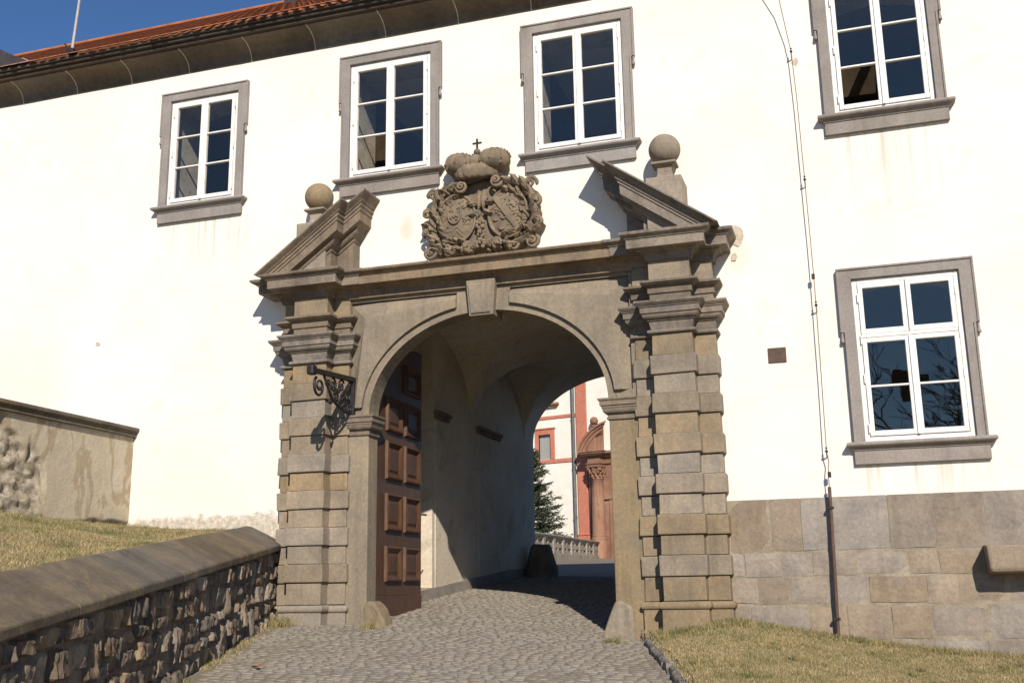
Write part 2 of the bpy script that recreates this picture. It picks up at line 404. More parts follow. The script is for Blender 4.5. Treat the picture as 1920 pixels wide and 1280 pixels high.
class MB:
    def __init__(self, xf=None):
        self.v, self.f, self.xf = [], [], xf
        self.smooth = set()
    def add(self, vs, fs, smooth=False):
        k = len(self.v)
        self.v += [tuple(p) for p in vs]
        for f in fs:
            if smooth: self.smooth.add(len(self.f))
            self.f.append([i + k for i in f])
        return self
    def box(self, x0, x1, y0, y1, z0, z1, jit=0.0):
        vs = [(x, y, z) for z in (z0, z1) for y in (y0, y1) for x in (x0, x1)]
        if jit:
            vs = [tuple(c + random.uniform(-jit, jit) for c in p) for p in vs]
        return self.add(vs, [(0, 2, 3, 1), (4, 5, 7, 6), (0, 1, 5, 4), (2, 6, 7, 3), (0, 4, 6, 2), (1, 3, 7, 5)])
    def rings(self, rings, cap0=True, cap1=True, closed=True, smooth=False):
        n = len(rings[0])
        vs = [p for r in rings for p in r]
        fs = []
        for i in range(len(rings) - 1):
            for j in range(n if closed else n - 1):
                k = (j + 1) % n
                fs.append((i * n + j, i * n + k, (i + 1) * n + k, (i + 1) * n + j))
        self.add(vs, fs, smooth)
        if cap0: self.add(rings[0], [tuple(reversed(range(n)))])
        if cap1: self.add(rings[-1], [tuple(range(n))])
        return self
    def stack(self, x0, x1, yf, yb, prof, dz=0.0, sides=(1, 1)):
        """moulding that wraps three sides of a block: prof = [(z, projection)...] upward"""
        rs = []
        for z, p in prof:
            rs.append([(x0 - p * sides[0], yf - p, z + dz), (x1 + p * sides[1], yf - p, z + dz), (x1 + p * sides[1], yb, z + dz), (x0 - p * sides[0], yb, z + dz)])
        return self.rings(rs)
    def prism(self, poly, y0, y1):
        """poly in (x,z), counter-clockwise seen from the front (-y); extruded y0 (front) to y1"""
        n = len(poly)
        vs = [(x, y0, z) for x, z in poly] + [(x, y1, z) for x, z in poly]
        fs = [tuple(range(n)), tuple(range(2 * n - 1, n - 1, -1))]
        for i in range(n):
            k = (i + 1) % n
            fs.append((i, i + n, k + n, k))
        return self.add(vs, fs)
    def tube(self, path, rad, n=6, cap=True, smooth=True):
        path = [Vector(p) for p in path]
        rs = []
        ref = None
        for i, p in enumerate(path):
            d = (path[min(i + 1, len(path) - 1)] - path[max(i - 1, 0)])
            if d.length < 1e-9: d = Vector((0, 0, 1))
            d.normalize()
            if ref is None:
                ref = Vector((0, 0, 1)) if abs(d.z) < .9 else Vector((0, 1, 0))
            a = ref - d * ref.dot(d)
            if a.length < 1e-6:
                a = d.orthogonal()
            a.normalize()
            ref = a
            b = d.cross(a)
            r = rad[i] if isinstance(rad, (list, tuple)) else rad
            rs.append([tuple(p + (a * math.cos(2 * math.pi * j / n) + b * math.sin(2 * math.pi * j / n)) * r) for j in range(n)])
        return self.rings(rs, cap, cap, True, smooth)
    def ball(self, c, r, nu=16, nv=10, sc=(1, 1, 1)):
        rs = []
        for i in range(nv + 1):
            t = math.pi * i / nv
            rr = max(math.sin(t), 1e-3)
            rs.append([(c[0] + r * sc[0] * rr * math.cos(2 * math.pi * j / nu), c[1] + r * sc[1] * rr * math.sin(2 * math.pi * j / nu), c[2] - r * sc[2] * math.cos(t)) for j in range(nu)])
        return self.rings(rs, True, True, True, True)
    def lathe(self, c, prof, n=20, smooth=True):
        rs = [[(c[0] + r * math.cos(2 * math.pi * j / n), c[1] + r * math.sin(2 * math.pi * j / n), c[2] + z) for j in range(n)] for r, z in prof]
        return self.rings(rs, True, True, True, smooth)
    def build(self, name, mat, parent=None, bevel=0.0, seg=1, wob=0.0, wobs=6.0):
        vs = self.v
        if self.xf: vs = [self.xf(p) for p in vs]
        arr = np.array(vs, dtype=float)
        c = (arr.min(0) + arr.max(0)) / 2
        c[2] = arr[:, 2].min()
        me = bpy.data.meshes.new(name)
        me.from_pydata([tuple(p) for p in (arr - c)], [], self.f)
        if self.smooth:
            sm = np.zeros(len(self.f), dtype=bool)
            sm[list(self.smooth)] = True
            me.polygons.foreach_set('use_smooth', sm)
        bm = bmesh.new()
        bm.from_mesh(me)
        if bevel:
            es = [e for e in bm.edges if len(e.link_faces) == 2 and e.calc_face_angle(0) > 0.5]
            bmesh.ops.bevel(bm, geom=es, offset=bevel, segments=seg, affect='EDGES', profile=0.5, clamp_overlap=True)
        if wob:
            for v in bm.verts:
                w = v.co + Vector(c)
                v.co += mnoise.noise_vector(w * wobs) * wob
        bmesh.ops.recalc_face_normals(bm, faces=bm.faces)
        bm.to_mesh(me)
        bm.free()
        me.materials.append(M[mat])
        o = bpy.data.objects.new(name, me)
        return link(o, parent, c)

def quick_mesh(name, verts, faces, mat, parent=None, attr=None, origin=None, smooth=False):
    """numpy verts (n,3) and faces (m,k)"""
    verts = np.asarray(verts, dtype=np.float32)
    faces = np.asarray(faces, dtype=np.int32)
    if origin is None:
        origin = (verts.min(0) + verts.max(0)) / 2
        origin[2] = verts[:, 2].min()
    verts = verts - np.asarray(origin, dtype=np.float32)
    me = bpy.data.meshes.new(name)
    k = faces.shape[1]
    me.vertices.add(len(verts))
    me.vertices.foreach_set('co', verts.ravel())
    me.loops.add(faces.size)
    me.loops.foreach_set('vertex_index', faces.ravel())
    me.polygons.add(len(faces))
    me.polygons.foreach_set('loop_start', np.arange(0, faces.size, k, dtype=np.int32))
    me.polygons.foreach_set('use_smooth', np.full(len(faces), smooth))
    me.update(calc_edges=True)
    me.validate()
    if attr:
        for an, av in attr.items():
            a = me.attributes.new(an, 'FLOAT', 'POINT')
            a.data.foreach_set('value', np.asarray(av, dtype=np.float32))
    me.materials.append(M[mat])
    o = bpy.data.objects.new(name, me)
    return link(o, parent, [float(q) for q in origin])

def grid_mesh(name, us, vs, fn, mat, parent=None, attr=None, smooth=True):
    pts = np.array([fn(u, v) for v in vs for u in us])
    nu, nv = len(us), len(vs)
    f = []
    for j in range(nv - 1):
        for i in range(nu - 1):
            f.append((j * nu + i, j * nu + i + 1, (j + 1) * nu + i + 1, (j + 1) * nu + i))
    return quick_mesh(name, pts, f, mat, parent, attr, smooth=smooth)

def nz(x, y, z, s=1.0):
    return mnoise.noise(Vector((x * s, y * s, z * s)))

# ------------------------------------------------------------------ levels of the ground
def f_road(Y):
    if Y < 6.5: return 0.085 * Y
    if Y < 18: return 0.085 * 6.5 + 0.0425 * (Y - 6.5)
    return 0.085 * 6.5 + 0.0425 * 11.5 + 0.031 * (Y - 18)
def g_road(x, Y):
    fade = 1.0 if Y < 4 else max(0.0, 1 - (Y - 4) / 8)
    xx = max(-9.0, min(3.0, x))
    return -0.42 - 0.052 * (xx + 5.4) * fade + f_road(max(-40, min(90, Y + 0.2)))
def wall_x(Y):                      # foot line of the low wall beside the road
    return -6.93 - 0.342 * Y
def cop_z(Y):                       # underside of its coping at the road side
    return 0.52 + 0.104 * Y
LAWN_X = [-2.6, -2.2, -1.4, -0.33, 0.44, 1.38, 4.0, 12.0]
LAWN_Z = [-0.44, -0.43, -0.37, -0.55, -0.66, -0.74, -0.95, -1.3]
def kerb_x(Y):
    return -2.24 - (Y + 0.45) * 0.32
def g_lawn(x, Y):
    base = float(np.interp(x, LAWN_X, LAWN_Z))
    z = base + 0.098 * Y
    k = min(1.0, max(0.0, (x - kerb_x(Y)) / 0.6))
    return z * (0.25 + 0.75 * k) + (g_road(x, Y) + 0.11) * (0.75 * (1 - k)) if k < 1 else z
def bank_edge(Y):
    return wall_x(Y) - 0.60
def g_bank(x, Y):
    xb = bank_edge(Y)
    t = min(1.0, max(0.0, (xb - x) / max(0.3, (xb + 9.2))))
    zc = cop_z(Y) + 0.25
    zg = 0.80 - 0.035 * Y
    t = t * t * (3 - 2 * t)
    return zc * (1 - t) + zg * t + 0.015 * nz(x, Y, 0, 2.5)

# ------------------------------------------------------------------ ground, road, cobbles
us = np.concatenate([[-400, -150, -60], np.arange(-30, 30.1, 3.0), [60, 150, 400]])
vs = np.concatenate([[-400, -150, -80], np.arange(-50, 90.1, 2.5), [150, 400, 900]])
g = grid_mesh('ground', us, vs, lambda u, v: (u, v, g_road(u, v) - 0.25 - (0.9 if u > -1 and v < 1 else 0.0)), 'turf')
tag(g, kind='structure')

ROAD_X0, ROAD_X1 = -7.0, -1.5
us = np.arange(-9.0, 0.31, 0.155)
vs = np.concatenate([np.arange(-9, 8, 0.25), np.arange(8, 60, 1.0)])
def road_pt(u, v):
    x = u
    if v > 8: x = -4.15 + (u + 4.15) * (1 + (v - 8) * 0.5)
    return (x, v, g_road(x, v) + 0.001 + 0.011 * nz(x, v, 0, 1.7))
road = grid_mesh('road', us, vs, road_pt, 'earth')
tag(road, kind='structure')

cob = []
row = -3.9
k = 0
while row < 8.0:
    dep = random.uniform(0.085, 0.115)
    x = -7.2 + random.uniform(0, .1)
    xr = min(kerb_x(row) - 0.06, -1.2) if row < -0.3 else -2.2
    xl = wall_x(row) + 0.05 if row < -0.3 else -6.2
    while x < xr:
        w = random.uniform(0.09, 0.165)
        if x > xl and x + w < xr + 0.1:
            dip = 0.02 * math.sin((x + w / 2) * 1.3 + row * .7)
            cob.append((x + w / 2 + random.uniform(-.006, .006), row + dep / 2 + dip + random.uniform(-.008, .008), w * 0.5 - random.uniform(.001, .006), dep * 0.5 - random.uniform(.001, .006), random.uniform(-.12, .12)))
        x += w
    row += dep

def cobble_geo(c):
    cx, cy, hw, hd, a = c
    h = random.uniform(0.002, 0.010)
    tx, ty = random.uniform(-.045, .045), random.uniform(-.045, .045)
    out = []
    n = 8
    for lev, (s, zz) in enumerate(((1.0, -0.03), (0.98, -0.005), (0.90, 0.0005), (0.55, 0.003))):
        for j in range(n):
            t = 2 * math.pi * (j + .5) / n
            ex = math.copysign(abs(math.cos(t)) ** 0.42, math.cos(t))
            ey = math.copysign(abs(math.sin(t)) ** 0.42, math.sin(t))
            q = 1 + 0.10 * math.sin(j * 2.4 + cx * 37 + cy * 53)
            px, py = ex * hw * s * q, ey * hd * s * q
            X = px * math.cos(a) - py * math.sin(a)
            Y = px * math.sin(a) + py * math.cos(a)
            out.append((cx + X, cy + Y, g_road(cx, cy) + h + zz + tx * px + ty * py))
    return out
CF = []
for lev in range(3):
    for j in range(8):
        k2 = (j + 1) % 8
        CF.append((lev * 8 + j, lev * 8 + k2, (lev + 1) * 8 + k2, (lev + 1) * 8 + j))
CT = [(24, 25, 26, 27), (24, 27, 28, 31), (28, 29, 30, 31)]
cob.sort(key=lambda c: (c[1] + 12) ** 2 + c[0] ** 2)
vis = [c for c in cob if -3.4 < c[1]]
big, rest = vis[:290], vis[290:] + [c for c in cob if c[1] <= -3.4]
for c in big:
    vv = np.array(cobble_geo(c))
    quick_mesh('cobble', vv, CF + CT, 'cobble', road, smooth=True)
av, af = [], []
for c in rest:
    base = len(av)
    av += cobble_geo(c)
    af += [tuple(i + base for i in f) for f in CF + CT]
def cobble_stuff_mat():
    m = rough_mat('far_cobbles', [(0.165, 0.146, 0.122), (0.205, 0.182, 0.15), (0.245, 0.216, 0.174)], 9, 60, 0.6, 0.008, 0.85)
    return m
M['cobbles'] = cobble_stuff_mat()
tag(quick_mesh('cobbles', av, af, 'cobbles', road, smooth=True), kind='stuff')

# ------------------------------------------------------------------ gate building
BX0, BX1 = -17.0, 7.0
bld = thing('gate_building', (-4.0, 4.0, -0.4), 'long white plastered castle building with grey window surrounds and red roof', 'building')
WINS = [  # x0, x1, z0, z1, kind, missing panes
    (-13.6, -12.45, 5.27, 6.865, 'three', ()),
    (-8.90, -7.80, 5.27, 6.865, 'three', ()),
    (-6.07, -4.90, 5.295, 6.94, 'three', ((0, 0),)),
    (-3.495, -2.335, 5.285, 6.93, 'three', ()),
    (0.11, 1.20, 5.235, 6.86, 'three', ((0, 0),)),
    (0.12, 1.225, 1.465, 3.27, 'transom', ()),
]
GATE = (-5.72, -2.56, -1.5, 3.42)
holes = [(a, b, c, d) for a, b, c, d, *_ in WINS] + [GATE]
xs = sorted(set([BX0, BX1] + [h[0] for h in holes] + [h[1] for h in holes]))
zs = sorted(set([-1.6, 7.34] + [h[2] for h in holes] + [h[3] for h in holes if h[3] < 7.3]))
# finer cells so the plaster can be slightly uneven
def refine(a, step):
    out = []
    for p, q in zip(a[:-1], a[1:]):
        n = max(1, int(math.ceil((q - p) / step)))
        out += [p + (q - p) * i / n for i in range(n)]
    return out + [a[-1]]
xs, zs = refine(xs, 0.22), refine(zs, 0.22)
vs_, fs_, idx = [], [], {}
def vid(i, j):
    if (i, j) not in idx:
        idx[(i, j)] = len(vs_)
        x, z = xs[i], zs[j]
        edge = any(abs(x - e) < 1e-6 for h in holes for e in h[:2]) or any(abs(z - e) < 1e-6 for h in holes for e in h[2:])
        vs_.append((x, 0.0 if edge else 0.006 * nz(x, 3.1, z, 0.9) + 0.003 * nz(x, 7.7, z, 3.0), z))
    return idx[(i, j)]
for i in range(len(xs) - 1):
    for j in range(len(zs) - 1):
        cx, cz = (xs[i] + xs[i + 1]) / 2, (zs[j] + zs[j + 1]) / 2
        if any(h[0] < cx < h[1] and h[2] < cz < h[3] for h in holes): continue
        fs_.append((vid(i, j), vid(i + 1, j), vid(i + 1, j + 1), vid(i, j + 1)))
quick_mesh('wall', vs_, fs_, 'facade', bld, smooth=True)
# closed shell of the building: ends, rear, floor between storeys
mb = MB()
mb.box(BX0, BX0 + .5, 0.02, 7.98, -1.6, 7.3)
mb.box(BX1 - .5, BX1, 0.02, 7.98, -1.6, 7.3)
mb.box(BX0 + .5, -6.3, 7.5, 7.98, -1.6, 7.3)
mb.box(-2.0, BX1 - .5, 7.5, 7.98, -1.6, 7.3)
mb.box(-6.3, -2.0, 7.5, 7.98, 4.4, 7.3)
mb.box(BX0 + .5, BX1 - .5, 0.5, 7.5, 7.1, 7.3)
mb.build('rear_wall', 'facade', bld)

# rooms behind the windows
for (a, b, c, d, kind, miss) in WINS:
    mb = MB()
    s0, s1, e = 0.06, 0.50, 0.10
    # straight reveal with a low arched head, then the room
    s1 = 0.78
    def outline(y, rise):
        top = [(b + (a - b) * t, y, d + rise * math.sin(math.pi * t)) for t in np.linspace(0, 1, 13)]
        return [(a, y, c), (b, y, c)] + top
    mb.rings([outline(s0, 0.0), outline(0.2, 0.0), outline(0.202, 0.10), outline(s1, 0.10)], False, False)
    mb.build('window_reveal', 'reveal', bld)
    mb = MB()
    o1 = outline(s1, 0.10)
    cxm, czm = (a + b) / 2, (c + d) / 2
    o2 = [(cxm + (p[0] - cxm) * 2.2, s1 + .002, czm + (p[2] - czm) * (1.7 if p[2] < czm else 1.12)) for p in o1]
    o3 = [(p[0], 4.2, p[2]) for p in o2]
    mb.rings([o1, o2, o3], False, True)
    mb.build('room_interior', 'room', bld)

def window(a, b, c, d, kind, miss):
    root = MB()
    # white outer frame is the part; the rest hangs below it
    f = 0.055
    yf, yb = -0.012, 0.06
    root.box(a, a + f, yf, yb, c, d).box(b - f, b, yf, yb, c, d).box(a + f, b - f, yf, yb, c, c + f).box(a + f, b - f, yf, yb, d - f, d)
    w = root.build('window', 'white', bld, 0.006)
    ia, ib, ic, idd = a + f + .004, b - f - .004, c + f + .004, d - f - .004
    mid = (ia + ib) / 2
    if kind == 'three':
        sashes = [(ia, mid - .004, ic, idd, 3, 0), (mid + .004, ib, ic, idd, 3, 1)]
    else:
        zt = 2.62
        sashes = [(ia, mid - .004, ic, zt - .022, 2, 0), (mid + .004, ib, ic, zt - .022, 2, 1), (ia, mid - .004, zt + .022, idd, 1, 2), (mid + .004, ib, zt + .022, idd, 1, 3)]
        t = MB().box(ia, ib, -0.03, 0.05, zt - .02, zt + .02)
        t.build('transom', 'white', w, 0.006)
    for (x0, x1, z0, z1, rows, col) in sashes:
        s = 0.05
        m = MB()
        m.box(x0, x0 + s, -0.026, 0.03, z0, z1).box(x1 - s, x1, -0.026, 0.03, z0, z1).box(x0 + s, x1 - s, -0.026, 0.03, z0, z0 + s + .008).box(x0 + s, x1 - s, -0.026, 0.03, z1 - s, z1)
        m.build('sash', 'white', w, 0.005)
        gx0, gx1, gz0, gz1 = x0 + s, x1 - s, z0 + s + .008, z1 - s
        hgt = (gz1 - gz0) / rows
        for r in range(rows):
            zz0 = gz0 + hgt * r
            if r > 0:
                MB().box(gx0, gx1, -0.020, 0.024, zz0 - .011, zz0 + .011).build('glazing_bar', 'white', w, 0.004)
            if (col, r) in miss:
                # pane tipped inward on its lower edge
                m = MB()
                a0 = zz0 + .012; a1 = zz0 + hgt - .012
                ang = R(-20)
                dy, dzz = math.sin(ang) * (a1 - a0), math.cos(ang) * (a1 - a0)
                yh = .03
                ang = R(70)                      # hinged at its upper edge, swung into the room
                dy, dzz = math.sin(ang) * (a1 - a0), math.cos(ang) * (a1 - a0)
                m.add([(gx0 + .004, yh + dy, a1 - dzz), (gx1 - .004, yh + dy, a1 - dzz), (gx1 - .004, yh, a1), (gx0 + .004, yh, a1)], [(0, 1, 2, 3)])
                quick_mesh('opened_pane', m.v, m.f, 'glass', w)
                continue
            tx, tz = random.uniform(-.0016, .0016), random.uniform(-.0016, .0016)
            m = MB()
            m.add([(gx0 - .006, 0.004 - tx - tz, zz0 - .004), (gx1 + .006, 0.004 + tx - tz, zz0 - .004), (gx1 + .006, 0.004 + tx + tz, zz0 + hgt + .004), (gx0 - .006, 0.004 - tx + tz, zz0 + hgt + .004)], [(0, 1, 2, 3)])
            quick_mesh('pane', m.v, m.f, 'glass', w)
    # astragal where the sashes meet
    MB().box(mid - .016, mid + .016, -0.042, -0.024, ic, (idd if kind == 'three' else 2.598)).build('meeting_stile', 'white', w, 0.004)
    # hinges
    for xh in (a + f * .95, b - f * .95):
        for q in ((.12, .5, .88) if kind == 'three' else (.08, .38, .62, .88)):
            zc = c + (d - c) * q
            MB().tube([(xh, -0.03, zc - .05), (xh, -0.03, zc + .05)], 0.008, 6).build('hinge', 'white', w)
    # stone surround with ears, drops and sill
    sw, tp, ear = 0.115, 0.13, 0.04
    m = MB()
    y0 = -0.05
    ze = d - (d - c) * 0.33
    poly = [(a - sw, c - .02), (a - .002, c - .02), (a - .002, d + .002), (b + .002, d + .002), (b + .002, c - .02), (b + sw, c - .02), (b + sw, ze), (b + sw + ear, ze), (b + sw + ear, d + tp), (a - sw - ear, d + tp), (a - sw - ear, ze), (a - sw, ze)]
    n = len(poly)
    vs = [(x, y0, z) for x, z in poly] + [(x, 0.05, z) for x, z in poly]
    fs = []
    for i in range(n):
        kk = (i + 1) % n
        fs.append((i, i + n, kk + n, kk))
    # front faces as quads
    fs += [(0, 1, 2, 11), (10, 11, 2, 9), (2, 3, 8, 9), (3, 4, 5, 6), (6, 7, 8, 3)]
    m.add(vs, fs)
    # raised outer fillet
    fw_, pr = 0.024, 0.014
    xo0, xo1, zo = a - sw - ear, b + sw + ear, d + tp
    m.box(xo0, xo1, y0 - pr, y0 + .01, zo - fw_, zo)
    for sx, xo in ((1, xo0), (-1, xo1)):
        m.box(min(xo, xo + sx * fw_), max(xo, xo + sx * fw_), y0 - pr + .001, y0 + .01, ze, zo - fw_)
        xi = xo + sx * ear
        m.box(min(xi, xi + sx * fw_), max(xi, xi + sx * fw_), y0 - pr + .001, y0 + .01, c, ze + .001)
    m.build('stone_surround', 'surround', w, 0.004)
    for sx, xo in ((1, xo0), (-1, xo1)):
        m = MB()
        xc = xo + sx * 0.016
        m.lathe((xc, -0.035, ze), [(.008, 0), (.015, -.005), (.011, -.03), (.02, -.085), (.023, -.09), (.021, -.115), (.004, -.118)], 10)
        m.build('stone_drop', 'surround', w)
    m = MB()
    m.stack(a - sw - .005, b + sw + .005, -0.05, 0.06, [(c - .235, 0.0), (c - .095, 0.0), (c - .092, .012), (c - .078, .014)] + [(z, p) for z, p in arc(c - .078, .03, c - .052, .05, 3, 'cove')] + [(c - .05, .062)] + [(z, p) for z, p in [(c - .035, .074), (c - .02, .074), (c - .006, .064), (c - .002, .05)]])
    m.build('sill', 'surround', w, 0.003)
    return w
for wn_ in WINS:
    window(*wn_)

# ---- eave cornice: cove stones with pale joints, boards, tiles
JX = [-16.0, -15.0, -14.0, -13.0, -12.3, -11.57, -10.58, -9.62, -8.64, -7.62, -6.62, -5.56, -4.51, -3.5, -2.45, -1.4, -.35, .7, 1.75, 2.8, 3.9, 5.0, 6.0, 7.0]
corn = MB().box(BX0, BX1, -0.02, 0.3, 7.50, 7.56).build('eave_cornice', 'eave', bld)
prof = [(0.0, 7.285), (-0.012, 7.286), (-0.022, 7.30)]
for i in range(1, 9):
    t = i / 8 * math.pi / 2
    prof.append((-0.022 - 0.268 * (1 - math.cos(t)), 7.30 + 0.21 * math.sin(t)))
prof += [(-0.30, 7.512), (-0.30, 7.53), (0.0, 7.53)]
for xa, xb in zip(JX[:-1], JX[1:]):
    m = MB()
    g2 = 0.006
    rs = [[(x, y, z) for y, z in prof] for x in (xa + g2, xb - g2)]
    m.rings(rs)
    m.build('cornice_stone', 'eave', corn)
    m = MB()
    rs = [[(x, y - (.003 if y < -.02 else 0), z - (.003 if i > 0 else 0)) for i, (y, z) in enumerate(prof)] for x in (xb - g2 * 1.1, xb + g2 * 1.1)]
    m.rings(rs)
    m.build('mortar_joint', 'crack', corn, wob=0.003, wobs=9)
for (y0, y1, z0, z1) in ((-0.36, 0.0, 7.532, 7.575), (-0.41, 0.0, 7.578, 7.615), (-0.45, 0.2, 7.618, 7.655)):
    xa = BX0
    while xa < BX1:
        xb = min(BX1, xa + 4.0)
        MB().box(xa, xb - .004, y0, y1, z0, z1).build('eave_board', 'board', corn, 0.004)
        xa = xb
SL = 0.70
RIDGE_Y = 5.0
def roof_z(y): return 7.665 + SL * (y + 0.45)
roof = MB()
roof.add([(BX0, -0.44, roof_z(-.44) - .03), (BX1, -0.44, roof_z(-.44) - .03), (BX1, RIDGE_Y, roof_z(RIDGE_Y) - .03), (BX0, RIDGE_Y, roof_z(RIDGE_Y) - .03), (BX0, 8.6, 7.66), (BX1, 8.6, 7.66), (BX0, -.44, 7.658), (BX1, -.44, 7.658)],
         [(0, 1, 2, 3), (3, 2, 5, 4), (0, 6, 7, 1), (6, 4, 5, 7), (0, 3, 4, 6), (1, 7, 5, 2)])
roof = roof.build('roof', 'tile', bld)
def tile_geo(x, y, w, ln):
    """a beaver-tail tile: rounded lower end, 16 mm thick, lying on the slope"""
    pts = []
    n = 6
    for i in range(n + 1):
        t = math.pi * i / n
        pts.append((x - math.cos(t) * w / 2, -math.sin(t) * 0.05))
    pts += [(x + w / 2, ln), (x - w / 2, ln)]
    lift = 0.022
    top = [(px, y + d * 0.825, roof_z(y + d * 0.825) + 0.018 + lift * (1 - max(d, 0) / ln)) for px, d in pts]
    bot = [(p[0], p[1], p[2] - 0.010) for p in top]
    return top, bot
tw = 0.175
xt = -14.0
while xt < 1.0:
    top, bot = tile_geo(xt + random.uniform(-.004, .004), -0.47 + random.uniform(-.008, .008), tw - .006, 0.28)
    m = MB()
    n = len(top)
    m.add(bot + top, [tuple(range(n, 2 * n)), tuple(reversed(range(n)))] + [(i, (i + 1) % n, n + (i + 1) % n, n + i) for i in range(n)])
    m.build('roof_tile', 'tile', roof)
    xt += tw
sv, sf = [], []
row = 1
yy = -0.47 + 0.15
while yy < RIDGE_Y:
    xt = BX0 + (tw / 2 if row % 2 else 0)
    while xt < BX1 and yy < 4.7:
        if xt < 1.5:
            top, _ = tile_geo(xt, yy + random.uniform(-.006, .006), tw - .006, 0.28)
            k0 = len(sv)
            sv += top
            n = len(top)
            sf += [(k0, k0 + 1, k0 + 2, k0 + 3), (k0, k0 + 3, k0 + 4, k0 + 8), (k0 + 4, k0 + 5, k0 + 6, k0 + 7), (k0 + 4, k0 + 7, k0 + 8, k0 + 8)][:3]
        xt += tw
    yy += 0.15
    row += 1
tag(quick_mesh('roof_tiles', sv, sf, 'tile', roof), kind='stuff')
m = MB()
m.tube([(BX0, RIDGE_Y, roof_z(RIDGE_Y) + .02), (BX1, RIDGE_Y, roof_z(RIDGE_Y) + .0)], 0.05, 10).build('ridge_tiles', 'tile', roof)
# roof window
yk = 3.4
m = MB()
h0, h1 = -9.18, -8.9
m.add([(h0, yk, roof_z(yk) + .02), (h1, yk, roof_z(yk) + .02), (h1, yk + .5, roof_z(yk + .5) + .02), (h0, yk + .5, roof_z(yk + .5) + .02), (h0, yk, roof_z(yk) + .15), (h1, yk, roof_z(yk) + .15), (h1, yk + .5, roof_z(yk + .5) + .09), (h0, yk + .5, roof_z(yk + .5) + .09)], [(0, 1, 5, 4), (1, 2, 6, 5), (2, 3, 7, 6), (3, 0, 4, 7), (4, 5, 6, 7)])
m.build('roof_hatch', 'slate', roof)

# ---- plinth to the right of the portal: ashlar blocks in a lime mortar bed
pl = MB().box(-1.40, BX1, -0.012, 0.02, -1.6, 0.895).build('plinth', 'mortar', bld)
ROWS = [
    (0.335, 0.90, [-1.40, -0.93, -0.61, 0.28, 0.73, 1.21, 1.75, 2.6, 3.4, 4.3]),
    (0.085, 0.315, [-1.40, -1.23, -0.84, -0.52, -0.10, 0.44, 0.73, 1.20, 1.75, 2.3, 3.0, 3.9]),
    (-0.205, 0.065, [-1.40, -1.12, -0.77, -0.38, 0.03, 0.59, 0.89, 1.35, 1.9, 2.5, 3.1, 3.9]),
    (-0.56, -0.23, [-1.40, -1.20, -0.94, -0.59, -0.21, 0.22, 0.61, 1.16, 1.8, 2.4, 3.1, 3.9]),
    (-1.0, -0.585, [-0.5, 0.0, 0.5, 1.1, 1.7, 2.5, 3.2, 3.9]),
]
for (z0, z1, xj) in ROWS:
    for xa, xb in zip(xj[:-1], xj[1:]):
        g2 = random.uniform(.003, .010)
        yf = -0.019 - random.uniform(0, .008)
        za, zb = z0 + random.uniform(-.012, .012), z1 + random.uniform(-.012, .012) * (z1 < .8)
        n = 5
        m = MB()
        # uneven quarry face: small grid
        ring0, pts = [], []
        for j in range(n):
            for i in range(n):
                u, v = i / (n - 1), j / (n - 1)
                x = xa + g2 + (xb - xa - 2 * g2) * u
                z = za + (zb - za) * v
                edge = (i in (0, n - 1)) or (j in (0, n - 1))
                x += 0.012 * nz(x, z, 5, 4) * (i in (0, n - 1)); z += 0.012 * nz(x, z, 9, 4) * (j in (0, n - 1)) * (z1 < .8 or j == 0)
                pts.append((x, (yf + .008 if edge else yf) + 0.006 * nz(x, z, 1, 6), z))
        fs = [(j * n + i, j * n + i + 1, (j + 1) * n + i + 1, (j + 1) * n + i) for j in range(n - 1) for i in range(n - 1)]
        m.add(pts, fs)
        bd = [i for i in range(n)] + [j * n + n - 1 for j in range(1, n)] + [(n - 1) * n + i for i in range(n - 2, -1, -1)] + [j * n for j in range(n - 2, 0, -1)]
        back = [(pts[q][0], 0.0, pts[q][2]) for q in bd]
        front = [pts[q] for q in bd]
        m.rings([front, back], False, True)
        m.build('ashlar_block', 'plinth', pl)

# ---- passage behind the gate: left and right walls, groined vault, far arch
PX0, PX1, PY0, PY1 = -6.0, -2.30, 0.14, 8.0
PC = (PX0 + PX1) / 2
def barrel(x):
    t = min(1.0, abs(x - PC) / ((PX1 - PX0) / 2))
    return 2.75 + 1.27 * math.sqrt(max(0.0, 1 - t * t))
def cross(Y):
    z = 2.75
    for yc, w in ((2.55, 1.85), (6.0, 1.35)):
        t = abs(Y - yc) / w
        if t < 1: z = max(z, 2.75 + 1.2 * math.sqrt(1 - t * t))
    return z
us = [PC + (PX1 - PX0) / 2 * math.sin(math.pi / 2 * q) for q in np.linspace(-1, 1, 41)]
vs = np.linspace(PY0, PY1, 73)
grid_mesh('passage_vault', us, vs, lambda u, v: (u, v, max(barrel(u), cross(v))), 'passage', bld)
# left wall: niche for the door leaf, then plain wall with base band
NX = -6.22
ys = np.linspace(2.75, PY1, 40)
def sidewall(name, x, y0, y1, zb, mat):
    m = MB()
    n = 40
    ys = np.linspace(y0, y1, n)
    top = [(x, y, cross(y) + .15) for y in ys]
    bot = [(x, y, zb if zb is not None else g_road(x, y) - .2) for y in ys]
    m.rings([bot, top], False, False, False)
    return m.build(name, mat, bld)
sidewall('passage_wall', PX0, 2.75, PY1, None, 'passage')
sidewall('passage_wall', PX1, PY0, PY1, None, 'passage')
m = MB()
m.add([(NX, PY0, .03), (NX, 2.75, .03), (NX, 2.75, 4.0), (NX, PY0, 4.0), (PX0, 2.75, .03), (PX0, 2.75, 4.0), (PX0, PY0, .03), (PX0, PY0, -1), (PX0, 2.75, -1)], [(0, 1, 2, 3), (1, 4, 5, 2), (0, 6, 4, 1), (6, 7, 8, 4)])
m.build('door_niche', 'passage', bld)
m = MB()
n = 30
ys = np.linspace(PY0, PY1, n)
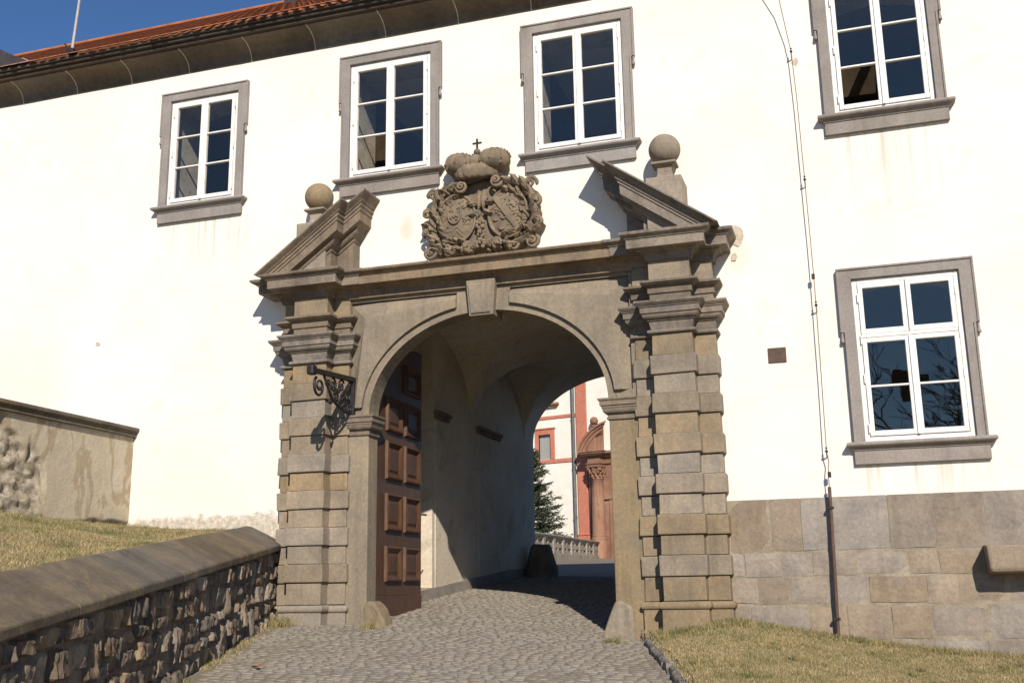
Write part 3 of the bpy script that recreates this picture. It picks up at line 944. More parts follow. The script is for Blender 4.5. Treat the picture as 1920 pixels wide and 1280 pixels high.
rs = [[(PX0 + 0.002 + q * .018, y, zz) for y in ys] for q, zz0 in ((1, None), ) for zz in ()]
bv, bf = [], []
for i, y in enumerate(ys):
    b0 = g_road(PX0, y)
    bv += [(PX0 + .02, y, b0 - .2), (PX0 + .02, y, b0 + .16 + .008 * nz(0, y, 0, 6)), (PX0 - .01, y, b0 + .165)]
    if i:
        k = 3 * i
        bf += [(k - 3, k, k + 1, k - 2), (k - 2, k + 1, k + 2, k - 1)]
quick_mesh('base_band', bv, bf, 'passage_base', bld)
for (y0, y1, zt) in ((2.85, 3.35, 2.64), (4.75, 5.85, 2.66)):
    m = MB()
    m.box(PX0 - .05, PX0 + .012, y0, y1, g_road(PX0, y0) - .2, zt - .12)
    m.build('passage_pilaster', 'passage', bld, 0.01)
    m = MB()
    m.box(PX0 - .05, PX0 + .05, y0 - .03, y1 + .03, zt - .118, zt - .06).box(PX0 - .05, PX0 + .08, y0 - .05, y1 + .05, zt - .058, zt)
    m.build('impost', 'cornice', bld, 0.008)
# solid mass above and beside the passage so that no daylight leaks in
mb = MB()
mb.box(PX0 - .6, NX - .02, PY0, 7.48, -1.5, 4.3).box(PX1 + .02, PX1 + .6, PY0, 7.48, -1.5, 4.3).box(PX0 - .6, PX1 + .6, PY0 + .02, 7.48, 4.31, 4.5)
mb.build('inner_masonry', 'room', bld)
# wall under the facade sheet beside the gate, rear face
mb = MB()
mb.box(-6.6, -5.73, 0.03, 0.13, -1.5, 4.4).box(-2.55, -1.7, 0.03, 0.13, -1.5, 4.4).box(-5.73, -2.55, 0.03, 0.12, 3.43, 4.4)
mb.build('gate_wall_core', 'passage', bld)

# ------------------------------------------------------------------ stone gateway
CX = -4.115
HX = 2.275
gate = thing('stone_gateway', (CX, -0.2, -0.5), 'carved sandstone gateway with rusticated pilasters, round arch and broken pediment', 'gateway')
YB, YF = -0.18, -0.36           # faces of the rear and front pilaster layers
WB, WF = 0.46, 0.23             # their half widths
YA = -0.155                      # face of the arch wall

for sgn, pc in ((-1, CX - HX), (1, CX + HX)):
    pil = MB()
    # base: plinth block and roll
    gz0 = -1.0
    roll = [(-0.245, .02)] + [(-0.205 + 0.04 * math.sin(t), .02 + 0.028 * math.cos(t)) for t in np.linspace(-1.3, 1.3, 7)] + [(-0.165, .02), (-0.16, 0.0)]
    pil.stack(pc - WB, pc + WB, YB, 0.06, [(gz0, .02), (-.25, .02)] + roll, dz=-.003)
    pil.stack(pc - WF, pc + WF, YF, 0.05, [(gz0, .02), (-.25, .02)] + roll)
    pil = pil.build('pilaster', 'block', gate, 0.006, wob=.004, wobs=4)
    # courses: plain and proud in turn
    z = -0.158
    courses = []
    for bz in (0.10, 0.535, 0.975, 1.415, 1.865, 2.30):
        courses.append((z, bz, 0.0)); courses.append((bz, bz + 0.22, 0.028)); z = bz + 0.22
    courses.append((z, 2.765, 0.0))
    for (z0, z1, p) in courses:
        j = random.uniform(-.003, .003)
        m = MB()
        m.box(pc - WB - p, pc + WB + p, YB - p + j, 0.04, z0 + .002, z1 - .003)
        m.box(pc - WF - p, pc + WF + p, YF - p + j, 0.03, z0 + .004, z1)
        m.build('stone_block', 'block', pil, 0.011 if p else 0.005, 2, wob=.009, wobs=9)
    # capital
    def two(prof, name, mat, par, sides=(1, 1), yb=0.05):
        m = MB()
        m.stack(pc - WB, pc + WB, YB, yb, prof, dz=-.003, sides=sides)
        m.stack(pc - WF, pc + WF, YF, yb - .01, prof, sides=sides)
        return m.build(name, mat, par, 0.0, wob=.003, wobs=6)
    cap = [(2.765, 0.0), (2.768, .02)] + [(2.79 + 0.022 * math.sin(t), .02 + 0.022 * math.cos(t)) for t in np.linspace(-1.3, 1.3, 5)] + [(2.815, .012), (2.818, 0.0), (2.89, 0.0), (2.892, .022), (2.93, .024), (2.932, .04)]
    cap = cap[:-4] + [(2.892, .018), (2.912, .02), (2.914, .036), (2.93, .038)] + arc(2.93, .040, 2.985, .088, 5, 'ovolo') + [(2.99, .088), (2.993, .104), (3.058, .107), (3.061, .118)] + arc(3.061, .118, 3.10, .148, 4, 'cyma') + [(3.103, .156), (3.128, .158), (3.134, 0.0)]
    two(cap, 'capital', 'cornice', gate)
    arch = [(3.134, 0.002), (3.235, 0.002), (3.238, .02), (3.305, .022), (3.308, .035)] + arc(3.308, .035, 3.345, .085, 4, 'cyma') + [(3.352, .098), (3.378, .098), (3.382, 0.0)]
    two(arch, 'architrave', 'cornice', gate)
    two([(3.382, 0.003), (3.62, 0.003)], 'frieze', 'block', gate)
    corn_prof = [(3.62, 0.004), (3.622, .03), (3.65, .035)] + arc(3.65, .035, 3.715, .115, 5, 'cove') + [(3.722, .12), (3.735, .125), (3.738, .21), (3.742, .21), (3.842, .212), (3.845, .225)] + arc(3.845, .225, 3.895, .28, 5, 'cyma') + [(3.918, .285), (3.923, 0.05)]
    two(corn_prof, 'cornice', 'cornice', gate, sides=(1.36, 1) if sgn < 0 else (1, 1))
    # half of the broken pediment: raking mouldings that return round the inner end
    inn = -sgn                    # +1 when the portal's middle lies to the right
    ulow = 0.63 if sgn < 0 else 0.565
    rsl = 0.725 if sgn < 0 else 0.715
    ext_in = 0.0 if sgn < 0 else 0.13
    def rake(u): return 3.955 + rsl * (u + ulow)
    def halfped(hw, yf, dzp, name):
        prof = [(0.0, .285), (0.022, .285)] + [(h, p) for h, p in arc(0.022, .275, 0.085, .215, 4, 'cyma')] + [(0.088, .20), (0.125, .195), (0.128, .18), (0.165, .178), (0.168, .165), (0.285, .163), (0.288, .09), (0.31, .085)] + [(h, p) for h, p in arc(0.31, .085, 0.365, .03, 4, 'cove')] + [(0.37, .02), (0.40, .018), (0.403, .004)]
        rs = []
        for h, p in prof:
            ui = hw + p * 0.98 + ext_in * p / .285
            uo = -ulow + (h - 0.033) / rsl
            ring = []
            for (u, y) in ((uo, yf - p), (ui, yf - p), (ui, 0.05), (uo, 0.05)):
                ring.append((pc + inn * u, y, max(3.90, rake(u) - h) + dzp))
            rs.append(ring)
        # tympanum below
        p = .003
        hb = 0.403
        uo = -ulow + (hb - .033) / rsl
        m = MB()
        m.rings(list(reversed(rs)), False, True)
        m.add([(pc + inn * u, y, z + dzp) for (u, y, z) in ((uo, yf - p, 3.90), (hw + p, yf - p, 3.90), (hw + p, yf - p, rake(hw + p) - hb), (hw + p, 0.05, 3.90), (hw + p, 0.05, rake(hw + p) - hb))], [(0, 1, 2), (1, 3, 4, 2)])
        return m
    m = halfped(WB + .03, YB, -.004, 'x')
    k = halfped(WF + .03, YF, 0.0, 'x')
    off = len(m.v)
    m.v += k.v
    m.f += [[i + off for i in f] for f in k.f]
    m.build('pediment_half', 'cornice', gate, 0.0, wob=.003, wobs=6)
    # ball finial
    bx, by = pc - sgn * 0.0 + (0.0), -0.22
    fin = MB()
    fin.box(bx - .21, bx + .21, by - .2, 0.04, 3.92, 4.62)
    fin = fin.build('finial_block', 'block', gate, 0.012, 2, wob=.005, wobs=5)
    m = MB()
    m.stack(bx - .085, bx + .085, by - .085, by + .085, [(4.62, .035), (4.64, .03)] + arc(4.64, .03, 4.70, .0, 3, 'ovolo') + [(4.76, .0)] + arc(4.76, 0.0, 4.80, .05, 4, 'cove') + [(4.805, .06), (4.83, .06), (4.835, .01), (4.85, .01)])
    # give the neck a back face as well
    m.build('finial_neck', 'block', fin, 0.004)
    m = MB().ball((bx, by, 5.02), 0.188, 32, 20)
    m.build('stone_ball', 'stone', fin, wob=.004, wobs=5)

# arch wall: piers, spandrels, archivolt
AX0, AX1 = CX - HX + WB - .02, CX + HX - WB + .02     # between the rear pilaster layers
EA, EB, EZ = 1.51, 1.20, 2.085                        # intrados ellipse
def ell(a, b, t): return (CX - 0.035 + a * math.cos(t), EZ + b * math.sin(t))
ACX = CX - 0.035
for sgn in (-1, 1):
    xa, xb = ((AX0, ACX - EA) if sgn < 0 else (ACX + EA, AX1))
    m = MB()
    m.box(xa, xb, YA, 0.12, -1.0, 2.086)
    m.build('jamb', 'stone', gate, 0.012, 2, wob=.005, wobs=4)
    # impost moulding that wraps into the reveal
    prof = [(1.86, .004), (1.862, .02), (1.885, .022), (1.888, .012), (1.925, .012), (1.928, .03)] + arc(1.928, .03, 1.985, .065, 4, 'ovolo') + [(1.99, .072), (2.015, .074), (2.018, .088), (2.06, .09)] + arc(2.06, .09, 2.085, .108, 3, 'cyma') + [(2.10, .108), (2.106, 0.0)]
    m = MB()
    if sgn < 0: m.stack(xa + .02, xb, YA, 0.115, prof, sides=(0, 1))
    else: m.stack(xa, xb - .02, YA, 0.115, prof, sides=(1, 0))
    m.build('impost', 'cornice', gate, 0.0, wob=.003, wobs=6)
# archivolt ring and its intrados, one ring of voussoir-like quads in one part
m = MB()
NT = 48
ri = [ell(EA, EB, math.pi * i / NT) for i in range(NT + 1)]
ro = [ell(1.60, 1.29, math.pi * i / NT) for i in range(NT + 1)]
vs = [(x, YA - .002, z + .012) for x, z in ri] + [(x, YA - .002, z + .012) for x, z in ro] + [(x, 0.12, z + .012) for x, z in ri] + [(x, YA + .09, z + .012) for x, z in ro]
n1 = NT + 1
fs = []
for i in range(NT):
    fs += [(i, i + 1, n1 + i + 1, n1 + i), (2 * n1 + i, 2 * n1 + i + 1, i + 1, i), (n1 + i, n1 + i + 1, 3 * n1 + i + 1, 3 * n1 + i)]
m.add(vs, fs)
m.build('archivolt', 'stone', gate, 0.0, wob=.003, wobs=5)
# wall filling between extrados and entablature with sunk, faceted spandrel panels
zt_panel, z_top = 3.555, 3.70
def outer_at(t):
    """point on the frame rectangle hit by the ray from the arch centre at angle t"""
    c, s = math.cos(t), math.sin(t)
    hw = (AX1 - AX0) / 2
    sc = min(hw / abs(c) if abs(c) > 1e-6 else 1e9, (z_top - EZ) / s if s > 1e-6 else 1e9)
    return (CX + c * sc, EZ + s * sc)
m = MB()
for side in (-1, 1):
    # panel outline (in offsets from the arch centre): outer corner, key end, foot
    xo = 1.80
    key = 0.345
    tk = math.acos((key) / 1.60)
    tf = math.asin((2.20 - EZ - .012) / 1.29)
    ext = [(ACX + side * 1.60 * math.cos(t), EZ + .012 + 1.29 * math.sin(t)) for t in np.linspace(tf, tk, 20)]
    A = (ACX + side * xo, 2.20)
    B = (ACX + side * xo, zt_panel)
    Ck = (ACX + side * key, zt_panel)
    P = (ACX + side * 1.56, 3.325)
    ys, yp = YA + 0.055, YA - 0.048
    K = (Ck[0], 3.47)
    F = (ACX + side * 1.68, 2.20)
    v = [(A[0], ys, A[1]), (B[0], ys, B[1]), (Ck[0], ys, Ck[1]), (P[0], yp, P[1]), (F[0], yp, F[1]), (K[0], yp, K[1])] + [(x, yp, z) for x, z in ext] + [(x, YA + .03, z) for x, z in ext]
    e0, ne = 6, len(ext)
    f = [(0, 1, 3, 4), (1, 2, 5, 3)]
    for i in range(ne - 1):
        f.append((e0 + i, e0 + i + 1, 3))
        f.append((e0 + i, e0 + ne + i, e0 + ne + i + 1, e0 + i + 1))
    f += [(4, e0, 3), (5, 3, e0 + ne - 1)]
    m.add(v, f)
    # foot and key ends of the plate
    m.add([(A[0], ys, 2.20), (F[0], yp, 2.20), (ext[0][0], yp, 2.20), (A[0], YA + .03, 2.199), (F[0], YA + .03, 2.199), (ext[0][0], YA + .03, 2.199)], [(0, 1, 4, 3), (1, 2, 5, 4)])
    m.add([(Ck[0], ys, Ck[1]), (K[0], yp, K[1]), (Ck[0], yp, ext[-1][1]), (Ck[0], YA + .03, Ck[1]), (K[0], YA + .03, K[1]), (Ck[0], YA + .03, ext[-1][1])], [(0, 1, 4, 3), (1, 2, 5, 4)])
    # raised frame around the panel, front face at YA
    hw = AX1 - CX if side > 0 else CX - AX0
    X2 = CX + side * hw
    def q(x, z, y=YA): return (x, y, z)
    fr = [q(A[0], 2.20), q(B[0], B[1]), q(Ck[0], Ck[1]), q(Ck[0], ext[-1][1] - .03), q(X2, 2.09), q(X2, z_top), q(ACX, z_top), q(ACX, 3.3), q(A[0], 2.09), q(ext[0][0], 2.20), q(ext[0][0] + side * .02, 2.09)]
    fs = [(8, 4, 5, 1), (1, 5, 6, 2), (2, 6, 7, 3), (8, 0, 9, 10)]
    m.add(fr, fs)
    # little returns at the sunk edges
    for (p0, p1) in ((A, B), (B, Ck)):
        m.add([(p0[0], YA, p0[1]), (p1[0], YA, p1[1]), (p1[0], ys, p1[1]), (p0[0], ys, p0[1])], [(0, 1, 2, 3)])
m.build('spandrel', 'stone', gate)
# solid backing of the spandrel
m = MB()
for i in range(NT):
    a0, a1 = math.pi * i / NT, math.pi * (i + 1) / NT
    p0, p1 = ell(EA + .02, EB + .02, a0), ell(EA + .02, EB + .02, a1)
    o0, o1 = outer_at(max(1e-4, a0)), outer_at(min(math.pi - 1e-4, a1))
    yq0, yq1 = YA + 0.10, 0.118
    m.add([(p0[0], yq0, p0[1]), (p1[0], yq0, p1[1]), (o1[0], yq0, o1[1]), (o0[0], yq0, o0[1]), (p0[0], yq1, p0[1]), (p1[0], yq1, p1[1]), (o1[0], yq1, o1[1]), (o0[0], yq1, o0[1])], [(0, 3, 2, 1), (4, 5, 6, 7), (3, 7, 6, 2)])
m.build('spandrel_core', 'stone', gate)
# keystone
m = MB()
kz0, kz1 = 3.215, 3.66
kx = ACX
vs = []
for y, e in ((YA - .115, 0.0), (0.10, 0.0)):
    vs += [(kx - .152, y + (.02 if e == 0 and y < 0 else 0), kz0), (kx + .152, y + (.02 if y < 0 else 0), kz0), (kx + .188, y, kz1), (kx - .188, y, kz1)]
m.add(vs, [(0, 1, 2, 3), (4, 7, 6, 5), (0, 4, 5, 1), (1, 5, 6, 2), (2, 6, 7, 3), (3, 7, 4, 0)])
ks = m.build('keystone', 'stone', gate, 0.012, 2, wob=.004, wobs=6)
m = MB()
m.add([(kx - .125, YA - .112, kz0 + .03), (kx + .125, YA - .112, kz0 + .03), (kx + .155, YA - .133, kz1 - .05), (kx - .155, YA - .133, kz1 - .05), (kx - .115, YA - .116, kz0 + .045), (kx + .115, YA - .116, kz0 + .045), (kx + .142, YA - .136, kz1 - .065), (kx - .142, YA - .136, kz1 - .065)], [(0, 1, 5, 4), (1, 2, 6, 5), (2, 3, 7, 6), (3, 0, 4, 7), (4, 5, 6, 7)])
m.build('keystone_panel', 'stone', ks)
# entablature between the pilasters
xm0, xm1 = CX - HX + WB - .01, CX + HX - WB + .01
mid_prof = [(3.60, 0.004), (3.602, .028), (3.65, .032)] + arc(3.65, .032, 3.715, .11, 5, 'cove') + [(3.722, .118), (3.735, .122), (3.738, .20), (3.842, .202), (3.845, .215)] + arc(3.845, .215, 3.895, .275, 5, 'cyma') + [(3.915, .280), (3.919, 0.05)]
m = MB()
m.stack(xm0, xm1, YB + .004, 0.06, [(3.60, -.05), (3.601, -.03)] + mid_prof[1:], dz=-.006, sides=(0, 0))
m.stack(kx - .19, kx + .19, YB - .035, 0.05, [(3.655, .0), (3.66, .03)] + arc(3.66, .03, 3.715, .10, 4, 'cove') + [(3.734, .11)], sides=(.35, .35))
m.build('entablature', 'cornice', gate, wob=.003, wobs=6)
# wheel guards at the foot of the jambs
for poly in ([(-5.70, -.75), (-5.375, -.75), (-5.38, -.50), (-5.425, -.34), (-5.48, -.22), (-5.545, -.14), (-5.62, -.115), (-5.70, -.15)],
             [(-2.83, -.80), (-2.42, -.80), (-2.44, -.20), (-2.58, -.135), (-2.655, -.155), (-2.70, -.26), (-2.765, -.42), (-2.815, -.58)]):
    MB().prism(poly, YA - .016, 0.10).build('guard_stone', 'stone', gate, 0.04, 3, wob=.018, wobs=6)

# ---- door leaf, opened inward against the left wall of the passage
hx, hy, ex, ey = -5.70, 0.14, -5.74, 1.71
dlen = math.hypot(ex - hx, ey - hy)
du = ((ex - hx) / dlen, (ey - hy) / dlen)
dn = (du[1], -du[0])            # normal pointing into the passage
def dx(p):                      # local (along, out, up) -> world
    return (hx + du[0] * p[0] + dn[0] * p[1], hy + du[1] * p[0] + dn[1] * p[1], p[2])
def dtop(s):
    t = min(1.0, (dlen - s) / 1.62)
    return 2.04 + 1.22 * math.sqrt(max(0.0, 1 - t * t)) if s < dlen - .25 else 3.255 - 0.0 + 0
m = MB(dx)
nseg = 24
rs = []
for y in (0.0, -0.07):
    ring = [(0, y, -.06), (dlen, y, -.06)] + [(s, y, dtop(s)) for s in np.linspace(dlen, 0.0, nseg)]
    rs.append(ring)
m.rings(rs)
leaf = m.build('door', 'wood', gate)
MB(dx).box(0, dlen, -.07, 0.012, -0.335, -0.065).build('bottom_board', 'wood', leaf, 0.006)
for (za, zb) in ((.10, .55), (.73, 1.21), (1.38, 1.88), (2.0, 2.46), (2.58, 2.98)):
    for (sa, sb) in ((.30, .82), (.92, 1.47)):
        if zb > dtop(sa) - .12: zb2 = min(zb, dtop(sa) - .10)
        else: zb2 = zb
        if zb2 - za < .15: continue
        fr = 0.085
        # bolection moulding: outer slope, crest, inner slope down to a sunk field with raised centre
        def rect(i, y): return [(sa + i, y, za + i), (sb - i, y, za + i), (sb - i, y, zb2 - i), (sa + i, y, zb2 - i)]
        m = MB(dx)
        m.rings([rect(0, 0.001), rect(.012, .035), rect(.03, .042), rect(.05, .030), rect(fr, 0.004)], False, False)
        pm = m.build('panel_moulding', 'wood', leaf)
        m = MB(dx)
        m.rings([rect(fr - .003, 0.0035), rect(fr + .015, .0045), rect(fr + .045, .016)], False, True)
        m.build('door_panel', 'wood', leaf)
m = MB(dx)
m.box(dlen - .10, dlen - .045, 0.0, 0.012, .86, 1.10)
lk = m.build('lock_plate', 'iron', leaf)
m = MB(dx)
m.tube([(dlen - .07, .01, 1.0), (dlen - .07, .06, 1.0), (dlen + .03, .065, 1.0)], .012, 8).build('door_handle', 'iron', leaf)

# ------------------------------------------------------------------ coat of arms
crest = thing('coat_of_arms', (-4.16, -0.1, 3.93), 'carved stone coat of arms with two oval shields under a crown and cross', 'coat of arms')
CCX, CCZ = -4.165, 4.50
m = MB()
ring0, ring1, ring2 = [], [], []
for i in range(64):
    t = 2 * math.pi * i / 64
    c, s = math.cos(t), math.sin(t)
    ex_ = 0.70 * math.copysign(abs(c) ** .75, c)
    ez_ = (0.50 if s > 0 else 0.45) * math.copysign(abs(s) ** .75, s)
    wv = 1 + 0.05 * math.sin(9 * t) + 0.03 * math.sin(17 * t + 1)
    ring0.append((CCX + ex_ * wv, 0.02, CCZ + ez_ * wv))
    ring1.append((CCX + ex_ * wv, -0.07, CCZ + ez_ * wv))
    ring2.append((CCX + ex_ * wv * .88, -0.12, CCZ + ez_ * wv * .88))
m.rings([ring0, ring1, ring2])
m.build('cartouche', 'carved', crest, wob=.012, wobs=10)

def volute(mb, cx, cz, r, turns=1.6, start=0.0, sgn=1, th=0.03, y=-0.16, dy=-0.07):
    pts, rad = [], []
    n = int(16 * turns)
    for i in range(n + 1):
        t = i / n
        a = start + sgn * t * turns * 2 * math.pi
        rr = r * (1 - 0.80 * t)
        pts.append((cx + rr * math.cos(a), y + dy * t, cz + rr * math.sin(a)))
        rad.append(th * (1.05 - 0.45 * t) * (0.5 if i == 0 else 1))
    mb.tube(pts, rad, 6)
    mb.ball((cx, y + dy - .005, cz), th * .7, 8, 6)
    return mb
def leaf_shape(mb, base, ang, ln, wd, y0=-0.12, lift=-0.10, curl=0.5):
    """an acanthus-like leaf in the wall plane: base (x,z), direction ang; serrated, folded and curling outward"""
    n = 7
    bx, bz = base
    L, C_, Rr = [], [], []
    a = ang
    px, pz = bx, bz
    for i in range(n + 1):
        t = i / n
        w = wd * math.sin(math.pi * min(1, t * 0.9 + .12)) ** 0.8 * (1 + 0.28 * (i % 2))
        if i == n: w = 0.004
        dxn, dzn = -math.sin(a), math.cos(a)
        yy = y0 + lift * math.sin(math.pi * t * .75)
        L.append((px + dxn * w, yy + .035, pz + dzn * w))
        C_.append((px, yy, pz))
        Rr.append((px - dxn * w, yy + .035, pz - dzn * w))
        px += math.cos(a) * ln / n
        pz += math.sin(a) * ln / n
        a += curl / n
    vs = L + C_ + Rr + [(p[0], -0.02, p[2]) for p in L] + [(p[0], -0.02, p[2]) for p in Rr]
    k = n + 1
    fs = []
    for i in range(n):
        fs += [(i, i + 1, k + i + 1, k + i), (k + i, k + i + 1, 2 * k + i + 1, 2 * k + i), (i + 1, i, 3 * k + i, 3 * k + i + 1), (2 * k + i, 2 * k + i + 1, 4 * k + i + 1, 4 * k + i)]
    mb.add(vs, fs)
    return mb
VOL = [(-4.83, 4.10, .085, 1.7, 2.2, 1), (-3.51, 4.11, .085, 1.7, 1.0, -1), (-3.97, 4.13, .075, 1.6, 2.5, -1), (-4.36, 4.12, .07, 1.6, .5, 1), (-4.80, 4.86, .08, 1.5, 3.5, -1), (-3.52, 4.86, .085, 1.5, -.4, 1),
       (-4.88, 4.62, .06, 1.4, 1.2, 1), (-3.45, 4.62, .065, 1.5, 2.0, -1), (-4.60, 4.09, .055, 1.4, .6, -1), (-3.73, 4.09, .06, 1.4, 2.8, 1), (-3.44, 4.36, .06, 1.4, 5.0, 1), (-4.89, 4.36, .055, 1.4, 4.2, -1),
       (-4.40, 4.90, .075, 1.6, 3.3, 1), (-3.94, 4.92, .075, 1.6, -.2, -1)]
for i, (x, z, r, tu, st, sg) in enumerate(VOL):
    yb = -0.15 if i not in (12, 13) else -0.22
    volute(MB(), x, z, r, tu, st, sg, 0.027 if i < 12 else .026, yb, -.05).build('scroll', 'carved', crest, wob=.006, wobs=20)
rl = random.Random(3)
def oval(t, q):
    c, s_ = math.cos(t), math.sin(t)
    return (CCX + 0.76 * math.copysign(abs(c) ** .72, c) * q, CCZ - .01 + (.53 if s_ > 0 else .46) * math.copysign(abs(s_) ** .72, s_) * q)
def oleaf(t, q, da, ln, wd, y0, lift, curl):
    p, p2 = oval(t, q), oval(t + .02, q)
    a = math.atan2(p2[1] - p[1], p2[0] - p[0])
    if math.cos(t) < 0: a += math.pi                # leaves climb on both sides
    leaf_shape(MB(), p, a + da * (1 if math.cos(t) > 0 else -1), ln, wd, y0, lift, curl).build('acanthus_leaf', 'carved', crest, wob=.006, wobs=22)
for side in (0, 1):                                 # wreath of long leaves up both flanks
    for i in range(17):
        t = -1.25 + 2.25 * i / 16
        if side: t = math.pi - t
        oleaf(t, rl.uniform(.80, .86), rl.uniform(-.75, -.25), rl.uniform(.17, .25), rl.uniform(.030, .046), -.15, -rl.uniform(.05, .09), rl.uniform(.2, 1.3) * (1 if side == 0 else -1))
        oleaf(t + .05, rl.uniform(.68, .76), rl.uniform(.0, .8), rl.uniform(.10, .17), rl.uniform(.022, .036), -.16, -rl.uniform(.04, .09), rl.uniform(-1.5, -.2) * (1 if side == 0 else -1))
for i in range(46):                                 # small curled tips between them
    t = -math.pi + 2 * math.pi * i / 46 + rl.uniform(-.05, .05)
    if math.sin(t) > .85: continue
    oleaf(t, rl.uniform(.74, .92), rl.uniform(-1.6, .8), rl.uniform(.06, .12), rl.uniform(.016, .028), -.17, -rl.uniform(.05, .09), rl.uniform(-2, 2))
for i in range(16):                                 # along the foot
    x = CCX - .62 + 1.24 * i / 15
    leaf_shape(MB(), (x, 4.05 + rl.uniform(0, .06)), rl.choice((.5, 2.6, 1.5)) + rl.uniform(-.4, .4), rl.uniform(.09, .16), rl.uniform(.022, .036), -.15, -rl.uniform(.04, .09), rl.uniform(-1.4, 1.4)).build('acanthus_leaf', 'carved', crest, wob=.006, wobs=22)

def shield(cx, cz, a, b):
    m = MB()
    rs = []
    for q, y in ((1.0, -.10), (1.0, -.15), (.95, -.17), (.90, -.165), (.7, -.185), (.4, -.20), (.12, -.205)):
        ring = []
        for i in range(40):
            t = 2 * math.pi * i / 40
            c, s = math.cos(t), math.sin(t)
            ring.append((cx + a * q * c, y, cz + b * q * math.copysign(abs(s) ** .9, s)))
        rs.append(ring)
    m.rings(rs, False, True, True, False)
    o = m.build('shield', 'carved', crest)
    m = MB()
    pts = [(cx + (a + .005) * math.cos(t), -.165, cz + (b + .005) * math.sin(t)) for t in np.linspace(0, 2 * math.pi, 41)]
    m.tube(pts, .017, 6).build('shield_rim', 'carved', o, wob=.004, wobs=20)
    return o
def sy(cx, cz, a, b, x, z):      # depth of the domed shield surface
    q = math.hypot((x - cx) / a, (z - cz) / b)
    return -.207 + .045 * min(1, q) ** 1.6
sL = shield(-4.495, 4.51, .245, .31)
sR = shield(-3.82, 4.51, .245, .31)
def bar(mb, cx, cz, x0, z0, x1, z1, r=.008):
    pts = []
    for t in np.linspace(0, 1, 7):
        x, z = x0 + (x1 - x0) * t, z0 + (z1 - z0) * t
        pts.append((x, sy(cx, cz, .245, .31, x, z) - r * .2, z))
    mb.tube(pts, r, 5)
c0, z0 = -4.495, 4.51
for (xa, za, xb, zb) in ((-.21, .04, -.09, .045), (.09, -.10, .19, -.09), (-.13, -.17, -.02, -.17)):
    m = MB(); bar(m, c0, z0, c0 + xa, z0 + za, c0 + xb, z0 + zb); m.build('shield_bar', 'carved', sL)
m = MB()
pts = [(c0 - .01 + .082 * math.cos(t), -.214, z0 + .04 + .12 * math.sin(t)) for t in np.linspace(math.pi, 2 * math.pi, 14)]
m.tube([(c0 - .092, -.212, z0 + .14)] + pts + [(c0 + .072, -.212, z0 + .14)], .012, 6).build('inner_shield_edge', 'carved', sL)
for dz_ in (0, .055):
    m = MB(); bar(m, c0, z0, c0 - .05, z0 - .25 + dz_, c0 + .02, z0 - .17 + dz_, .009); bar(m, c0, z0, c0 + .02, z0 - .17 + dz_, c0 + .09, z0 - .25 + dz_, .009)
    m.build('chevron', 'carved', sL)
rl = random.Random(11)
for o, cx, zones in ((sL, -4.495, [(-.2, -.1, .06, .2), (-.08, .06, .05, .22), (.08, .2, .05, .22), (-.2, -.09, -.14, .02), (-.07, .05, -.06, .05), (.09, .2, -.07, .03)]), (sR, -3.82, [(-.02, .18, .08, .26), (.02, .2, .0, .1), (-.17, -.05, -.03, .06), (-.02, .1, -.12, -.03), (.12, .2, -.12, -.04)])):
    for (xa, xb, za, zb) in zones:
        for q in range(10):
            x, z = cx + rl.uniform(xa, xb), 4.51 + rl.uniform(za, zb)
            a = rl.uniform(0, 3.1)
            l = rl.uniform(.012, .03)
            yq = sy(cx, 4.51, .245, .31, x, z) - .004
            MB().tube([(x - l * math.cos(a), yq, z - l * math.sin(a)), (x + .4 * l * math.sin(a), yq - .008, z), (x + l * math.cos(a), yq, z + l * math.sin(a))], [.005, .011, .004], 5).build('carved_figure', 'carved', o)
c0 = -3.82
m = MB()
pts0, pts1 = (c0 - .17, 4.74), (c0 + .15, 4.27)
d_ = Vector((pts1[0] - pts0[0], 0, pts1[1] - pts0[1])).normalized()
nn = Vector((-d_.z, 0, d_.x)) * .032
rs = []
for t in np.linspace(0, 1, 9):
    x, z = pts0[0] + (pts1[0] - pts0[0]) * t, pts0[1] + (pts1[1] - pts0[1]) * t
    y = sy(c0, 4.51, .245, .31, x, z)
    rs.append([(x - nn.x, y, z - nn.z), (x - nn.x, y - .022, z - nn.z), (x + nn.x, y - .022, z + nn.z), (x + nn.x, y, z + nn.z)])
m.rings(rs).build('diagonal_band', 'carved', sR)
for (x0, za, x1, zb) in ((-.22, .06, -.12, .09), (-.21, -.02, -.07, .02), (.06, .0, .2, .015), (.1, -.075, .2, -.06), (.0, -.17, .06, -.16), (.0, -.23, .07, -.22), (-.12, .16, -.04, .19), (-.1, .22, -.03, .25)):
    m = MB(); bar(m, c0, 4.51, c0 + x0, 4.51 + za, c0 + x1, 4.51 + zb, .008); m.build('shield_bar', 'carved', sR)
for (xx, zz_) in ((-.14, -.06), (-.04, -.05), (-.07, -.18)):
    m = MB()
    pts = [(c0 + xx + .038 * math.cos(t), sy(c0, 4.51, .245, .31, c0 + xx, 4.51 + zz_) - .004, 4.51 + zz_ + .038 * math.sin(t)) for t in np.linspace(math.pi * .95, math.pi * 2.05, 10)]
    m.tube(pts, [.003] + [.008 + .006 * math.sin(math.pi * i / 7) for i in range(8)] + [.003], 5).build('crescent', 'carved', sR)
